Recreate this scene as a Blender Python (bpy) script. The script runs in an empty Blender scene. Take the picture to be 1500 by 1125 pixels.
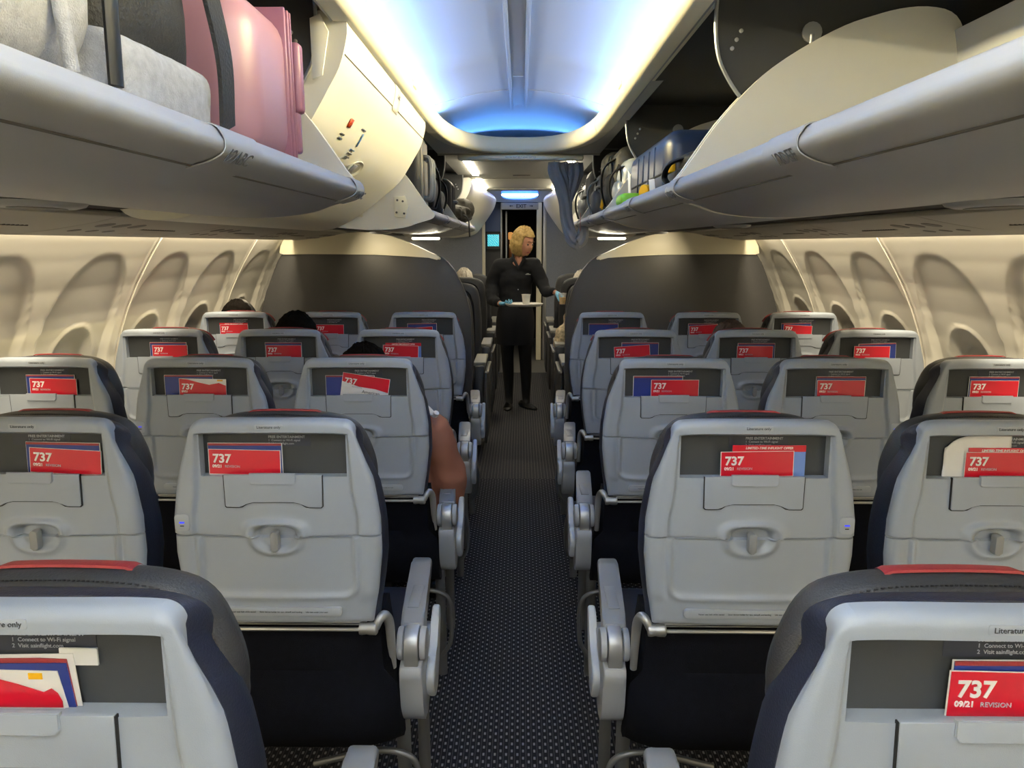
import bpy, bmesh, math, random
from mathutils import Vector, Matrix, noise
random.seed(7)
C = bpy.context.scene.collection
scene = bpy.context.scene
PI = math.pi
def R(d): return math.radians(d)
def lin(c):
    return tuple(((x/12.92) if x <= .04045 else ((x+.055)/1.055)**2.4) for x in c)
def hexc(h): return lin(tuple(int(h[i:i+2], 16)/255 for i in (0, 2, 4)))
# ---------------------------------------------------------------- materials
def mat(name, col, rough=.5, metal=0, noise_amt=0, noise_scale=40, bump=0, bump_scale=200, spec=.5, emit=None, estr=0, coat=0, alpha=1, trans=0, sheen=0):
    m = bpy.data.materials.new(name); m.use_nodes = True
    nt = m.node_tree; b = nt.nodes['Principled BSDF']
    col = hexc(col) if isinstance(col, str) else col
    b.inputs['Base Color'].default_value = (*col, 1)
    b.inputs['Roughness'].default_value = rough; b.inputs['Metallic'].default_value = metal
    b.inputs['Specular IOR Level'].default_value = spec
    b.inputs['Coat Weight'].default_value = coat; b.inputs['Alpha'].default_value = alpha
    b.inputs['Transmission Weight'].default_value = trans; b.inputs['Sheen Weight'].default_value = sheen
    tc = nt.nodes.new('ShaderNodeTexCoord')
    if noise_amt:
        n = nt.nodes.new('ShaderNodeTexNoise'); n.inputs['Scale'].default_value = noise_scale; n.inputs['Detail'].default_value = 4
        nt.links.new(tc.outputs['Object'], n.inputs['Vector'])
        mr = nt.nodes.new('ShaderNodeMapRange'); mr.inputs[1].default_value = .3; mr.inputs[2].default_value = .7
        mr.inputs[3].default_value = 1-noise_amt; mr.inputs[4].default_value = 1+noise_amt
        nt.links.new(n.outputs['Fac'], mr.inputs[0])
        mx = nt.nodes.new('ShaderNodeVectorMath'); mx.operation = 'SCALE'; mx.inputs[0].default_value = col
        nt.links.new(mr.outputs[0], mx.inputs['Scale']); nt.links.new(mx.outputs[0], b.inputs['Base Color'])
    if bump:
        n2 = nt.nodes.new('ShaderNodeTexNoise'); n2.inputs['Scale'].default_value = bump_scale
        nt.links.new(tc.outputs['Object'], n2.inputs['Vector'])
        bp = nt.nodes.new('ShaderNodeBump'); bp.inputs['Strength'].default_value = bump; bp.inputs['Distance'].default_value = .002
        nt.links.new(n2.outputs['Fac'], bp.inputs['Height']); nt.links.new(bp.outputs[0], b.inputs['Normal'])
    if emit:
        b.inputs['Emission Color'].default_value = (*(hexc(emit) if isinstance(emit, str) else emit), 1); b.inputs['Emission Strength'].default_value = estr
    return m
M = {}
M['shell'] = mat('seat_plastic', '949dac', .42, noise_amt=.015, noise_scale=8, bump=.12, bump_scale=900)
M['shell2'] = mat('seat_plastic_light', '9fa7b4', .4)
M['pocket'] = mat('pocket_dark', '34383d', .6, bump=.2, bump_scale=1500)
M['sticker'] = mat('sticker_navy', '2c3140', .4)
M['gap'] = mat('gap_dark', '16171a', .7)
M['navy'] = mat('navy_leather', '1a2034', .46, bump=.35, bump_scale=350, noise_amt=.06, noise_scale=12)
M['char'] = mat('charcoal_leather', '303135', .5, bump=.35, bump_scale=350, noise_amt=.05, noise_scale=12)
M['redl'] = mat('red_leather', '8f2b31', .45, bump=.25, bump_scale=350)
M['fabric'] = mat('dark_fabric', '090b14', .95, spec=.15, bump=.6, bump_scale=700, noise_amt=.2, noise_scale=60)
M['black'] = mat('black_plastic', '0c0d10', .5)
M['silver'] = mat('silver_metal', 'b4b6b9', .42, metal=.75)
M['armtop'] = mat('armrest_grey', '85888d', .35, bump=.1, bump_scale=800)
M['armside'] = mat('armrest_light', '9fa3aa', .38)
M['crescent'] = mat('armrest_white', 'c3c9d2', .33)
M['legm'] = mat('leg_metal', '77797c', .4, metal=.6)
M['red'] = mat('card_red', 'c4122c', .3, coat=.3)
M['white'] = mat('paper_white', 'e8e8ea', .5)
M['cream'] = mat('bin_cream', 'e9e6da', .42, noise_amt=.01, noise_scale=5)
M['bingrey'] = mat('bin_plastic', 'a4a6ab', .4, bump=.06, bump_scale=900)
M['blue'] = mat('booklet_blue', '1c2f7e', .35, coat=.2)
M['blue2'] = mat('booklet_sky', '6a8ad0', .35)
M['yellow'] = mat('yellow_plastic', 'f0b412', .4)
M['green'] = mat('lime_plastic', '8fd23a', .4)
M['wallp'] = mat('sidewall_plastic', 'e2dfd6', .5, bump=.08, bump_scale=500)
M['wallr'] = mat('sidewall_relief', 'cfccc2', .55, bump=.08, bump_scale=500)
M['psu'] = mat('service_unit', 'a7a49c', .45)
M['psud'] = mat('service_dark', '5e5b57', .5)
M['divider'] = mat('divider_charcoal', '434345', .42, bump=.3, bump_scale=260, noise_amt=.03)
M['housing'] = mat('bin_housing_black', '1b1c1e', .55, noise_amt=.1, noise_scale=6)
M['housing2'] = mat('bin_partition', '3c3d3e', .5, noise_amt=.04, noise_scale=9)
M['ceil'] = mat('ceiling_panel', 'c4c8cd', .4, bump=.05, bump_scale=600)
M['ring'] = mat('cove_ring', 'f0ead2', .4)
M['track'] = mat('track_grey', '9b9da1', .35, metal=.3)
M['ceilg'] = mat('front_ceiling', 'b5b4ae', .5)
M['bulk'] = mat('bulkhead_fabric', '8a91a2', .8, bump=.5, bump_scale=900, noise_amt=.08, noise_scale=120)
M['blueg'] = mat('galley_blue', '5d6f98', .5)
M['letter'] = mat('letter_white', 'eef0f2', .5)
M['letterg'] = mat('letter_grey', 'aab0bc', .5)
M['letterd'] = mat('letter_dark', '3a3d42', .6)
M['ledblue'] = mat('led_blue', '1010ff', .4, emit='3040ff', estr=1.3)
M['curtain'] = mat('curtain_blue', '80838c', .9, sheen=.3, bump=.5, bump_scale=500)
M['pink'] = mat('pink_shell', '9c7482', .36, noise_amt=.02, noise_scale=10)
M['pinkd'] = mat('pink_trim', '85556a', .4)
M['greyfab'] = mat('heather_canvas', 'a6a8ae', .95, noise_amt=.14, noise_scale=90, bump=.7, bump_scale=500)
M['mesh'] = mat('black_mesh', '222326', .7, bump=1.0, bump_scale=240)
M['olive'] = mat('olive_nylon', '2e2b23', .7, bump=.6, bump_scale=60)
M['bagblack'] = mat('bag_black', '1d1e21', .6, bump=.5, bump_scale=200)
M['baggrey'] = mat('bag_grey', '6a6d72', .6, bump=.3, bump_scale=200)
M['bagsilver'] = mat('bag_silver', '9ba3ad', .35, metal=.2)
M['blueshell'] = mat('navy_shell', '1d2a4a', .3)
M['skin'] = mat('skin', 'c98f72', .55, noise_amt=.05, noise_scale=30)
M['skin2'] = mat('skin_tan', 'a8745a', .55)
M['blond'] = mat('blond_hair', 'a98b50', .55, noise_amt=.3, noise_scale=60, bump=.8, bump_scale=140)
M['darkhair'] = mat('dark_hair', '100d0b', .9, spec=.05, noise_amt=.3, noise_scale=60, bump=1, bump_scale=160)
M['brownhair'] = mat('brown_hair', '4d3828', .8, noise_amt=.3, noise_scale=50, bump=1, bump_scale=120)
M['whitehair'] = mat('white_hair', 'cfc6b8', .6, noise_amt=.2, noise_scale=60, bump=1, bump_scale=160)
M['cardigan'] = mat('black_knit', '0c0e15', .85, bump=.3, bump_scale=300)
M['skirt'] = mat('navy_skirt', '12141d', .85)
M['tights'] = mat('black_tights', '0b0b0d', .7)
M['glove'] = mat('blue_nitrile', '6fb4d8', .4)
M['shoe'] = mat('black_shoe', '0b0b0c', .3)
M['brown'] = mat('brown_top', '95604c', .85, bump=.3, bump_scale=100)
M['redtop'] = mat('red_top', 'b0182a', .8)
M['darktop'] = mat('dark_top', '1c1d24', .9)
M['floral'] = mat('floral_top', 'cdbb9c', .9, noise_amt=.5, noise_scale=45)
M['lampw'] = mat('lamp_warm', 'ffffff', .4, emit=(1, .9, .68), estr=30)
M['lampc'] = mat('lamp_cool', 'ffffff', .4, emit=(.8, .9, 1), estr=22)
M['domeblue'] = mat('dome_blue', '3060ff', .4, emit=(.10, .30, .95), estr=1.1)
M['juice'] = mat('orange_juice', 'f5b20c', .25)
M['cup'] = mat('paper_cup', 'eae6dc', .6)
M['clear'] = mat('clear_plastic', 'ffffff', .08, alpha=.22)
M['amber'] = mat('amber_glow', 'ffb060', .5, emit=(1, .45, .12), estr=.5)
def screen_mat():
    m = mat('monitor_screen', '20a0b0', .2); nt = m.node_tree; b = nt.nodes['Principled BSDF']
    tc = nt.nodes.new('ShaderNodeTexCoord'); w = nt.nodes.new('ShaderNodeTexWave'); w.inputs['Scale'].default_value = 3; w.inputs['Distortion'].default_value = 6
    w.bands_direction = 'DIAGONAL'
    nt.links.new(tc.outputs['Generated'], w.inputs['Vector']); cr = nt.nodes.new('ShaderNodeValToRGB')
    cr.color_ramp.elements[0].color = (.01, .42, .55, 1); cr.color_ramp.elements[1].color = (.25, .9, .95, 1)
    nt.links.new(w.outputs['Fac'], cr.inputs[0]); nt.links.new(cr.outputs[0], b.inputs['Emission Color']); b.inputs['Emission Strength'].default_value = .9
    return m
M['screen'] = screen_mat()
def carpet_mat(name, base, dot, sx, sy):
    m = mat(name, base, .95, spec=.1); nt = m.node_tree; b = nt.nodes['Principled BSDF']
    tc = nt.nodes.new('ShaderNodeTexCoord'); sp = nt.nodes.new('ShaderNodeSeparateXYZ'); nt.links.new(tc.outputs['Object'], sp.inputs[0])
    def mth(op, a, bb=None, c=None):
        n = nt.nodes.new('ShaderNodeMath'); n.operation = op
        for i, v in enumerate((a, bb, c)):
            if v is None: continue
            if isinstance(v, (int, float)): n.inputs[i].default_value = v
            else: nt.links.new(v, n.inputs[i])
        return n.outputs[0]
    ux = mth('DIVIDE', sp.outputs['X'], sx); uy = mth('DIVIDE', sp.outputs['Y'], sy)
    col = mth('FLOOR', ux); par = mth('MODULO', mth('ABSOLUTE', col), 2); uy2 = mth('ADD', uy, mth('MULTIPLY', par, .5))
    fx = mth('ABSOLUTE', mth('SUBTRACT', mth('FRACT', ux), .5)); fy = mth('ABSOLUTE', mth('SUBTRACT', mth('FRACT', uy2), .5))
    dx = mth('SMOOTH_MIN', mth('MULTIPLY', mth('SUBTRACT', .22, fx), 12), 1, .1); dy = mth('SMOOTH_MIN', mth('MULTIPLY', mth('SUBTRACT', .24, fy), 9), 1, .1)
    k = mth('MULTIPLY', mth('MAXIMUM', dx, 0), mth('MAXIMUM', dy, 0))
    rib = mth('MULTIPLY', mth('MAXIMUM', mth('MULTIPLY', mth('SUBTRACT', fx, .36), 7), 0), .25)
    fac = mth('MINIMUM', mth('ADD', k, rib), 1)
    nz = nt.nodes.new('ShaderNodeTexNoise'); nz.inputs['Scale'].default_value = 300; nt.links.new(tc.outputs['Object'], nz.inputs['Vector'])
    fac2 = mth('MULTIPLY', fac, mth('ADD', nz.outputs['Fac'], .3))
    mx = nt.nodes.new('ShaderNodeMix'); mx.data_type = 'RGBA'; nt.links.new(fac2, mx.inputs[0])
    mx.inputs[6].default_value = (*hexc(base), 1); mx.inputs[7].default_value = (*hexc(dot), 1)
    nt.links.new(mx.outputs[2], b.inputs['Base Color'])
    bp = nt.nodes.new('ShaderNodeBump'); bp.inputs['Strength'].default_value = .5; bp.inputs['Distance'].default_value = .003
    nt.links.new(fac2, bp.inputs['Height']); nt.links.new(bp.outputs[0], b.inputs['Normal'])
    return m
M['carpet'] = carpet_mat('aisle_carpet', '24252b', '8d8d92', .0165, .030)
M['carpet2'] = carpet_mat('front_carpet', '35353a', '8b8883', .020, .012)
M['floorm'] = mat('galley_floor', '6d6b66', .5)
# ---------------------------------------------------------------- object helpers
def link(o, parent=None):
    C.objects.link(o)
    if parent is not None: o.parent = parent
    return o
def newmesh(name, verts, faces, m, smooth=True, sharp=40):
    me = bpy.data.meshes.new(name); me.from_pydata([tuple(v) for v in verts], [], faces); me.update()
    ms = m if isinstance(m, (list, tuple)) else [m]
    for x in ms: me.materials.append(x)
    bm = bmesh.new(); bm.from_mesh(me); bmesh.ops.remove_doubles(bm, verts=bm.verts, dist=1e-5)
    bmesh.ops.recalc_face_normals(bm, faces=bm.faces); bm.to_mesh(me); bm.free()
    if smooth: shade(me, sharp)
    return me
def shade(me, ang=40):
    me.shade_smooth()
    try: me.set_sharp_from_angle(angle=R(ang))
    except Exception: pass
def obj(name, me, parent=None, loc=None, rot=None):
    o = bpy.data.objects.new(name, me); link(o, parent)
    if loc: o.location = loc
    if rot: o.rotation_euler = rot
    return o
def tag(o, label=None, cat=None, group=None, kind=None):
    if label: o['label'] = label
    if cat: o['category'] = cat
    if group: o['group'] = group
    if kind: o['kind'] = kind
    return o
def empty(name, loc=(0, 0, 0), rz=0, label=None, cat=None, group=None, kind=None):
    o = bpy.data.objects.new(name, None); C.objects.link(o); o.location = loc; o.rotation_euler = (0, 0, rz); o.empty_display_size = .05
    return tag(o, label, cat, group, kind)
def bm_to(bm, name, m, sharp=40):
    bmesh.ops.recalc_face_normals(bm, faces=bm.faces)
    me = bpy.data.meshes.new(name); bm.to_mesh(me); bm.free()
    for x in (m if isinstance(m, (list, tuple)) else [m]): me.materials.append(x)
    shade(me, sharp); return me
def bm_box(bm, c, s, bev=0, seg=2, rot=None):
    r = bmesh.ops.create_cube(bm, size=1); vs = r['verts']
    for v in vs: v.co = Vector((v.co.x*s[0], v.co.y*s[1], v.co.z*s[2]))
    if bev:
        es = list({e for v in vs for e in v.link_edges})
        rb = bmesh.ops.bevel(bm, geom=es, offset=min(bev, min(s)*.49), segments=seg, profile=.5, affect='EDGES')
        vs = list({v for f in rb['faces'] for v in f.verts} | {v for v in vs if v.is_valid})
    if rot is not None:
        mt = rot.to_matrix() if hasattr(rot, 'to_matrix') else rot
        for v in vs: v.co = mt @ v.co
    for v in vs: v.co += Vector(c)
    return vs
def box(name, c, s, m, parent=None, bev=.004, seg=2, rot=None, loc=None):
    bm = bmesh.new(); bm_box(bm, c, s, bev, seg, rot); return obj(name, bm_to(bm, name, m), parent, loc)
def bm_prism(bm, poly, a, b, axis='Y', bev=0, seg=2):
    def P(p, q):
        return {'Y': (p[0], q, p[1]), 'X': (q, p[0], p[1]), 'Z': (p[0], p[1], q)}[axis]
    va = [bm.verts.new(P(p, a)) for p in poly]; vb = [bm.verts.new(P(p, b)) for p in poly]
    n = len(poly); fs = [bm.faces.new(va), bm.faces.new(vb[::-1])]
    for i in range(n): fs.append(bm.faces.new((va[i], vb[i], vb[(i+1) % n], va[(i+1) % n])))
    if bev:
        es = set(fs[0].edges) | set(fs[1].edges)
        bmesh.ops.bevel(bm, geom=list(es), offset=bev, segments=seg, profile=.5, affect='EDGES', clamp_overlap=True)
    return fs
def prism(name, poly, a, b, m, parent=None, axis='Y', bev=0, seg=2, sharp=35, loc=None):
    bm = bmesh.new(); bm_prism(bm, poly, a, b, axis, bev, seg); return obj(name, bm_to(bm, name, m, sharp), parent, loc)
def bm_tube(bm, pts, r, n=8, close=False, caps=True, flat=1.0):
    pts = [Vector(p) for p in pts]; N = len(pts); rings = []
    up = Vector((0, 0, 1)); prev = None
    for i, p in enumerate(pts):
        if close: t = (pts[(i+1) % N]-pts[i-1])
        else: t = pts[min(i+1, N-1)]-pts[max(i-1, 0)]
        t.normalize()
        a = prev if prev is not None else (up if abs(t.z) < .9 else Vector((1, 0, 0)))
        x = (a - t*a.dot(t))
        if x.length < 1e-4: x = t.orthogonal()
        x.normalize(); prev = x; y = t.cross(x)
        rr = r[i] if isinstance(r, (list, tuple)) else r
        rings.append([bm.verts.new(p+x*math.cos(k*2*PI/n)*rr*flat+y*math.sin(k*2*PI/n)*rr) for k in range(n)])
    for i in range(N if close else N-1):
        A, B = rings[i], rings[(i+1) % N]
        for k in range(n): bm.faces.new((A[k], A[(k+1) % n], B[(k+1) % n], B[k]))
    if not close and caps: bm.faces.new(rings[0][::-1]); bm.faces.new(rings[-1])
def tube(name, pts, r, m, parent=None, n=8, close=False, flat=1.0, loc=None):
    bm = bmesh.new(); bm_tube(bm, pts, r, n, close, flat=flat); return obj(name, bm_to(bm, name, m, 50), parent, loc)
def bm_lathe(bm, prof, n=24, c=(0, 0, 0), axis='Z'):
    rings = []
    for (r, z) in prof:
        ring = []
        for k in range(n):
            a = 2*PI*k/n; x, y = r*math.cos(a), r*math.sin(a)
            p = {'Z': (x, y, z), 'X': (z, x, y), 'Y': (x, z, y)}[axis]
            ring.append(bm.verts.new(Vector(p)+Vector(c)))
        rings.append(ring)
    for A, B in zip(rings, rings[1:]):
        for k in range(n): bm.faces.new((A[k], A[(k+1) % n], B[(k+1) % n], B[k]))
    bm.faces.new(rings[0][::-1]); bm.faces.new(rings[-1])
def lathe(name, prof, m, parent=None, n=24, c=(0, 0, 0), axis='Z', loc=None):
    bm = bmesh.new(); bm_lathe(bm, prof, n, c, axis); return obj(name, bm_to(bm, name, m), parent, loc)
def loft_mesh(name, rings, m, caps=True, closed=True, sharp=50):
    verts = [p for r in rings for p in r]; n = len(rings[0]); faces = []
    for i in range(len(rings)-1):
        for k in range(n if closed else n-1):
            a, b = i*n+k, i*n+(k+1) % n; faces.append((a, b, b+n, a+n))
    if caps and closed: faces.append(tuple(range(n))[::-1]); faces.append(tuple(range((len(rings)-1)*n, len(rings)*n)))
    return newmesh(name, verts, faces, m, True, sharp)
def smoothpoly(pts, k=6, closed=False):
    """Catmull-Rom through points"""
    out = []; N = len(pts); P = [Vector(p) for p in pts]
    rng = range(N) if closed else range(N-1)
    for i in rng:
        p0 = P[i-1] if (closed or i > 0) else P[i]*2-P[i+1]; p1 = P[i]; p2 = P[(i+1) % N]
        p3 = P[(i+2) % N] if (closed or i+2 < N) else P[-1]*2-P[-2]
        for j in range(k):
            t = j/k; out.append(.5*((2*p1)+(p2-p0)*t+(2*p0-5*p1+4*p2-p3)*t*t+(3*p1-p0-3*p2+p3)*t**3))
    if not closed: out.append(P[-1])
    return [tuple(p) for p in out]
def sheet(name, prof, thick, y0, y1, m, parent=None, ny=1, sharp=40):
    """thick shell made from an open XZ profile, run along Y; offset to the left of travel"""
    P = [Vector((p[0], p[1])) for p in prof]; off = []
    for i, p in enumerate(P):
        t = (P[min(i+1, len(P)-1)]-P[max(i-1, 0)]).normalized(); n = Vector((-t.y, t.x)); off.append(p+n*thick)
    poly = [tuple(p) for p in P]+[tuple(p) for p in off[::-1]]
    # quads, no big n-gon: build by strips
    verts = []; faces = []; n = len(poly)
    for y in (y0, y1): verts += [(q[0], y, q[1]) for q in poly]
    for i in range(n): faces.append((i, (i+1) % n, n+(i+1) % n, n+i))
    h = len(P)
    for i in range(h-1):
        for o_ in (0, n): faces.append((o_+i, o_+i+1, o_+n-2-i, o_+n-1-i))
    return obj(name, newmesh(name, verts, faces, m, True, sharp), parent)
_txt = {}
def text_mesh(s, size, m, bold=.0, align='LEFT', spacing=1.0, shear=0):
    key = (s, size, m.name, bold, align, spacing, shear)
    if key not in _txt:
        cu = bpy.data.curves.new('lettering', 'FONT'); cu.body = s; cu.size = size; cu.offset = bold*size; cu.extrude = .0003
        cu.align_x = align; cu.space_character = spacing; cu.shear = shear; cu.resolution_u = 3
        o = bpy.data.objects.new('tmp', cu); C.objects.link(o)
        dg = bpy.context.evaluated_depsgraph_get(); me = bpy.data.meshes.new_from_object(o.evaluated_get(dg))
        bpy.data.objects.remove(o); me.name = 'lettering'; me.materials.clear(); me.materials.append(m); _txt[key] = me
    return _txt[key]
def text(name, s, size, m, loc, rot, parent=None, **kw):
    return obj(name, text_mesh(s, size, m, **kw), parent, loc, rot)
def catmull1(pts, x):
    for (a, b), (c, d) in zip(pts, pts[1:]):
        if x <= c: return b+(d-b)*max(0, (x-a)/(c-a))
    return pts[-1][1]
def sstep(x, a, b):
    t = max(0, min(1, (x-a)/(b-a))); return t*t*(3-2*t)
# ================================================================ SEATS
SA = R(-2); VL = .449; VK = .935; ZL = 1.114; VT = .4585
def SP(u, v, w): return Vector((u, -(v-VL)*VK*math.sin(SA)-w*math.cos(SA), ZL+(v-VL)*VK*math.cos(SA)-w*math.sin(SA)))
WP = [(0, .190), (.08, .202), (.16, .210), (.24, .209), (.31, .1995), (.37, .187), (.42, .1745), (.47, .161)]
def Wd(t): return catmull1(WP, t)
def vmap(s, t):
    if t <= .33: return t
    top = VT-.058*(1-(max(0, 1-abs(s)**4.5))**(1/4.5)); return .33+(t-.33)/(VT-.33)*(top-.33)
def shell_mesh():
    us = [i*.0025 for i in range(0, 29)]+[.074, .083, .092, .101, .110, .119, .127, .133, .1355, .1375, .1395, .142, .1445, .1475, .149, .1505, .146, .150, .154, .160, .167, .174, .180, .185, .189, .192, .195, .197, .1985, .1995, .2]
    us = sorted(set(us+[.1555, .1575, .1595, .1625])); ss = [-u/.2 for u in us[:0:-1]]+[u/.2 for u in us]
    ts = []
    t = 0
    base = [0, .0006, .002, .004, .007, .011, .016, .024, .034, .044, .050, .054, .058, .062, .066, .070, .075, .082, .090, .1, .11, .12, .13, .14]
    ts = base+[.145+.0027*i for i in range(20)]+[.1995, .2005, .202, .2035, .2047, .2062]+[.209+.0027*i for i in range(14)]+[.252, .262, .272, .285, .30, .315, .325, .326, .3295, .332, .3335, .3345, .336]
    ts += [.36, .38, .40, .415, .4235, .4245, .4255, .427, .429, .432, .436, .440, .443, .446, .449, .452, .4545, .4565, .4578, .4585]
    ts = sorted(set(ts))
    def hgt(u, s, t, v):
        a = abs(s); h = -.010*a*a
        e = min((1-a)*.2, (VT-t), t+.004)
        Rr = .015
        if e < Rr: h -= Rr-math.sqrt(max(0, Rr*Rr-(Rr-e)**2))
        rim = max(sstep(a, .765, .815), sstep(t, .427, .432))
        if t > .2047: h += .009*rim
        else: h += .006*sstep(a, .80, .86)*sstep(t, .045, .075)
        if .1995 < t < .2047 and not (abs(u) < .050): h -= .005
        if t < .199:  # tray recess with soft ridge at its lower corners
            dx = abs(u)-(.160-.03); dy = (.092)-v
            d = math.hypot(max(dx, 0), max(dy, 0))+min(max(dx, dy), 0)-.03
            h += .0045*math.exp(-(d/.006)**2) - .003*(1-sstep(d, -.012, -.002))
        # latch arch and finger recess
        if abs(u) < .078 and .14 < v < .26:
            if v >= .2: d = ((abs(u)/.056)**3.4+((v-.198)/.034)**3.4)**(1/3.4)
            else: d = ((abs(u)/.048)**2.4+((.202-v)/.038)**2.4)**(1/2.4)
            am = .010 if v >= .2 else .007
            h += am*math.exp(-((d-1)/.19)**2)-.012*(1-sstep(d, .66, .80))*(1 if v > .198 else .15)
        if a <= .745 and .3345 <= t <= .4255: h = -.026
        return h
    verts = []; idx = {}
    for j, t in enumerate(ts):
        for i, s in enumerate(ss):
            W_ = Wd(t); k_ = sstep(t, .245, .33); uc = .745*W_*(1-k_)+.1455*k_
            u = math.copysign(abs(s)/.745*uc if abs(s) <= .745 else uc+(abs(s)-.745)/.255*(W_-uc), s); v = vmap(s, t); verts.append(SP(u, v, hgt(u, s, t, v)))
    nC = len(ss); faces = []
    inside = [[abs(s) <= .745 and .3345 <= t <= .4255 for s in ss] for t in ts]
    for j in range(len(ts)-1):
        for i in range(nC-1):
            if inside[j][i] and inside[j+1][i] and inside[j][i+1] and inside[j+1][i+1]: continue
            a = j*nC+i; faces.append((a, a+1, a+nC+1, a+nC))
    # side wall going forward
    bd = [j*nC for j in range(len(ts))]+[(len(ts)-1)*nC+i for i in range(1, nC)]+[j*nC+nC-1 for j in range(len(ts)-2, -1, -1)]+[i for i in range(nC-2, 0, -1)]
    base0 = len(verts)
    for b in bd: verts.append(verts[b]+Vector((0, .012, 0)))
    n = len(bd)
    for k in range(n): faces.append((bd[k], bd[(k+1) % n], base0+(k+1) % n, base0+k))
    return newmesh('back_shell', verts, faces, M['shell'], True, 55)
def seat_outline(off, v0=-.01, vt=None, ws=1.0, n=26, corner=None):
    pts = []
    P = []
    for k in range(14): P.append((-Wd(v0+(VT-v0)*k/14)*ws, vmap(1, v0+(VT-v0)*k/14)))
    for k in range(n+1):
        s = -math.cos(PI*k/n); s = math.copysign(abs(s)**.8, s); P.append((s*Wd(VT)*ws, vmap(s, VT)))
    for k in range(13, -1, -1): P.append((Wd(v0+(VT-v0)*k/14)*ws, vmap(1, v0+(VT-v0)*k/14)))
    N = len(P); out = []
    for i in range(N):
        a = Vector(P[max(i-1, 0)]); b = Vector(P[min(i+1, N-1)]); t = (b-a)
        if t.length < 1e-6: t = Vector((0, 1))
        t.normalize(); nrm = Vector((-t.y, t.x)); q = Vector(P[i])+nrm*off; out.append((q.x, q.y))
    return out
def backrest_mesh():
    rings = []
    for (w, off, dv) in [(-.042, -.040, 0), (-.038, -.014, 0), (-.022, -.010, 0), (-.019, -.004, 0), (-.021, .001, .000), (-.030, .003, .002), (-.046, .004, .007), (-.066, .004, .016), (-.088, .001, .027), (-.106, -.008, .036), (-.112, -.02, .040), (-.114, -.04, .040)]:
        rings.append([SP(u, v-dv*max(0, min(1, v/.3)), w) for u, v in seat_outline(off)])
    return loft_mesh('backrest', rings, M['navy'])
def head_outline(off, k=40):
    # pillow with drooping wings
    base = [(-.188, .300), (-.199, .33), (-.198, .365), (-.188, .40), (-.170, .437), (-.145, .458), (-.10, .469), (-.05, .472), (0, .473), (.05, .472), (.10, .469), (.145, .458), (.170, .437), (.188, .40), (.198, .365), (.199, .33), (.188, .300), (.10, .305), (0, .307), (-.10, .305)]
    P = smoothpoly(base, 3, True); out = []; N = len(P)
    for i in range(N):
        t = (Vector(P[(i+1) % N])-Vector(P[i-1])).normalized(); nr = Vector((-t.y, t.x)); q = Vector(P[i])+nr*off; out.append((q.x, q.y))
    return out
def headrest_mesh():
    rings = []
    for (w, off) in [(-.060, -.02), (-.062, -.006), (-.068, .003), (-.082, .009), (-.104, .010), (-.122, .004), (-.130, -.008)]:
        rings.append([SP(u*.90, v-.022-(-.06-w)*.10, w) for u, v in head_outline(off)])
    return loft_mesh('headrest', rings, M['char'])
def redstrip_mesh(c0=-.077, c1=.077):
    verts = []; faces = []; nx = 18
    prof = [(-.0890, .0100), (-.0900, .0128), (-.094, .0134), (-.100, .0134), (-.106, .0130), (-.113, .0112), (-.121, .0080)]
    for i in range(nx+1):
        k = i/nx
        for (w, o) in prof:
            u = c0+(c1-c0)*k; u *= (1+.06*(w+.09)/.03)
            vv = .4725-.0045*(abs(u)/.1)**2.2-(.003 if i in (0, nx) else 0)
            verts.append(SP(u*.985, vv+o-.021-(-.06-w)*.10, w))
    m = len(prof)
    for i in range(nx):
        for j in range(m-1): a = i*m+j; faces.append((a, a+1, a+m+1, a+m))
    return newmesh('red_trim', verts, faces, M['redl'])
def stitch_mesh():
    bm = bmesh.new(); P = [SP(u*.90, v-.0225, -.0665) for u, v in head_outline(.0035)]
    P = [p for p in P if p.z > 1.0]
    # short dashes
    L = []
    for a, b in zip(P, P[1:]):
        if (b-a).length > .05: continue
        n = max(1, int((b-a).length/.005))
        for k in range(n):
            p = a.lerp(b, k/n); q = a.lerp(b, (k+.55)/n); bm_tube(bm, [p, q], .0008, 4)
    return bm_to(bm, 'stitching', M['black'])
def plate_mesh(name, poly, w0, w1, m, bev=.0012):
    """poly in (u,v) on the seat back"""
    bm = bmesh.new(); va = [bm.verts.new(SP(u, v, w0)) for u, v in poly]; vb = [bm.verts.new(SP(u, v, w1)) for u, v in poly]
    n = len(poly); bm.faces.new(va); top = bm.faces.new(vb[::-1])
    for i in range(n): bm.faces.new((va[i], vb[i], vb[(i+1) % n], va[(i+1) % n]))
    if bev: bmesh.ops.bevel(bm, geom=list(top.edges), offset=bev, segments=3, profile=.5, affect='EDGES', clamp_overlap=True)
    return bm_to(bm, name, m, 45)
def rrect(cx, cy, w, h, r, n=5):
    out = []
    for (sx, sy, a0) in ((1, 1, 0), (-1, 1, 90), (-1, -1, 180), (1, -1, 270)):
        for k in range(n+1):
            a = R(a0+90*k/n); out.append((cx+sx*(w/2-r)+r*math.cos(a), cy+sy*(h/2-r)+r*math.sin(a)))
    return out
_c = {}
def cached(k, fn):
    if k not in _c: _c[k] = fn()
    return _c[k]
ROTB = (R(90)+SA*1, 0, 0)   # text rotation on the seat back: reads from behind
def part(name, key, fn, parent): return obj(name, cached(key, fn), parent)
def seat_text(name, s, size, m, u, v, w, parent, **kw):
    return text(name, s, size, m, SP(u, v, w), (R(90)+SA, 0, 0), parent, **kw)
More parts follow.
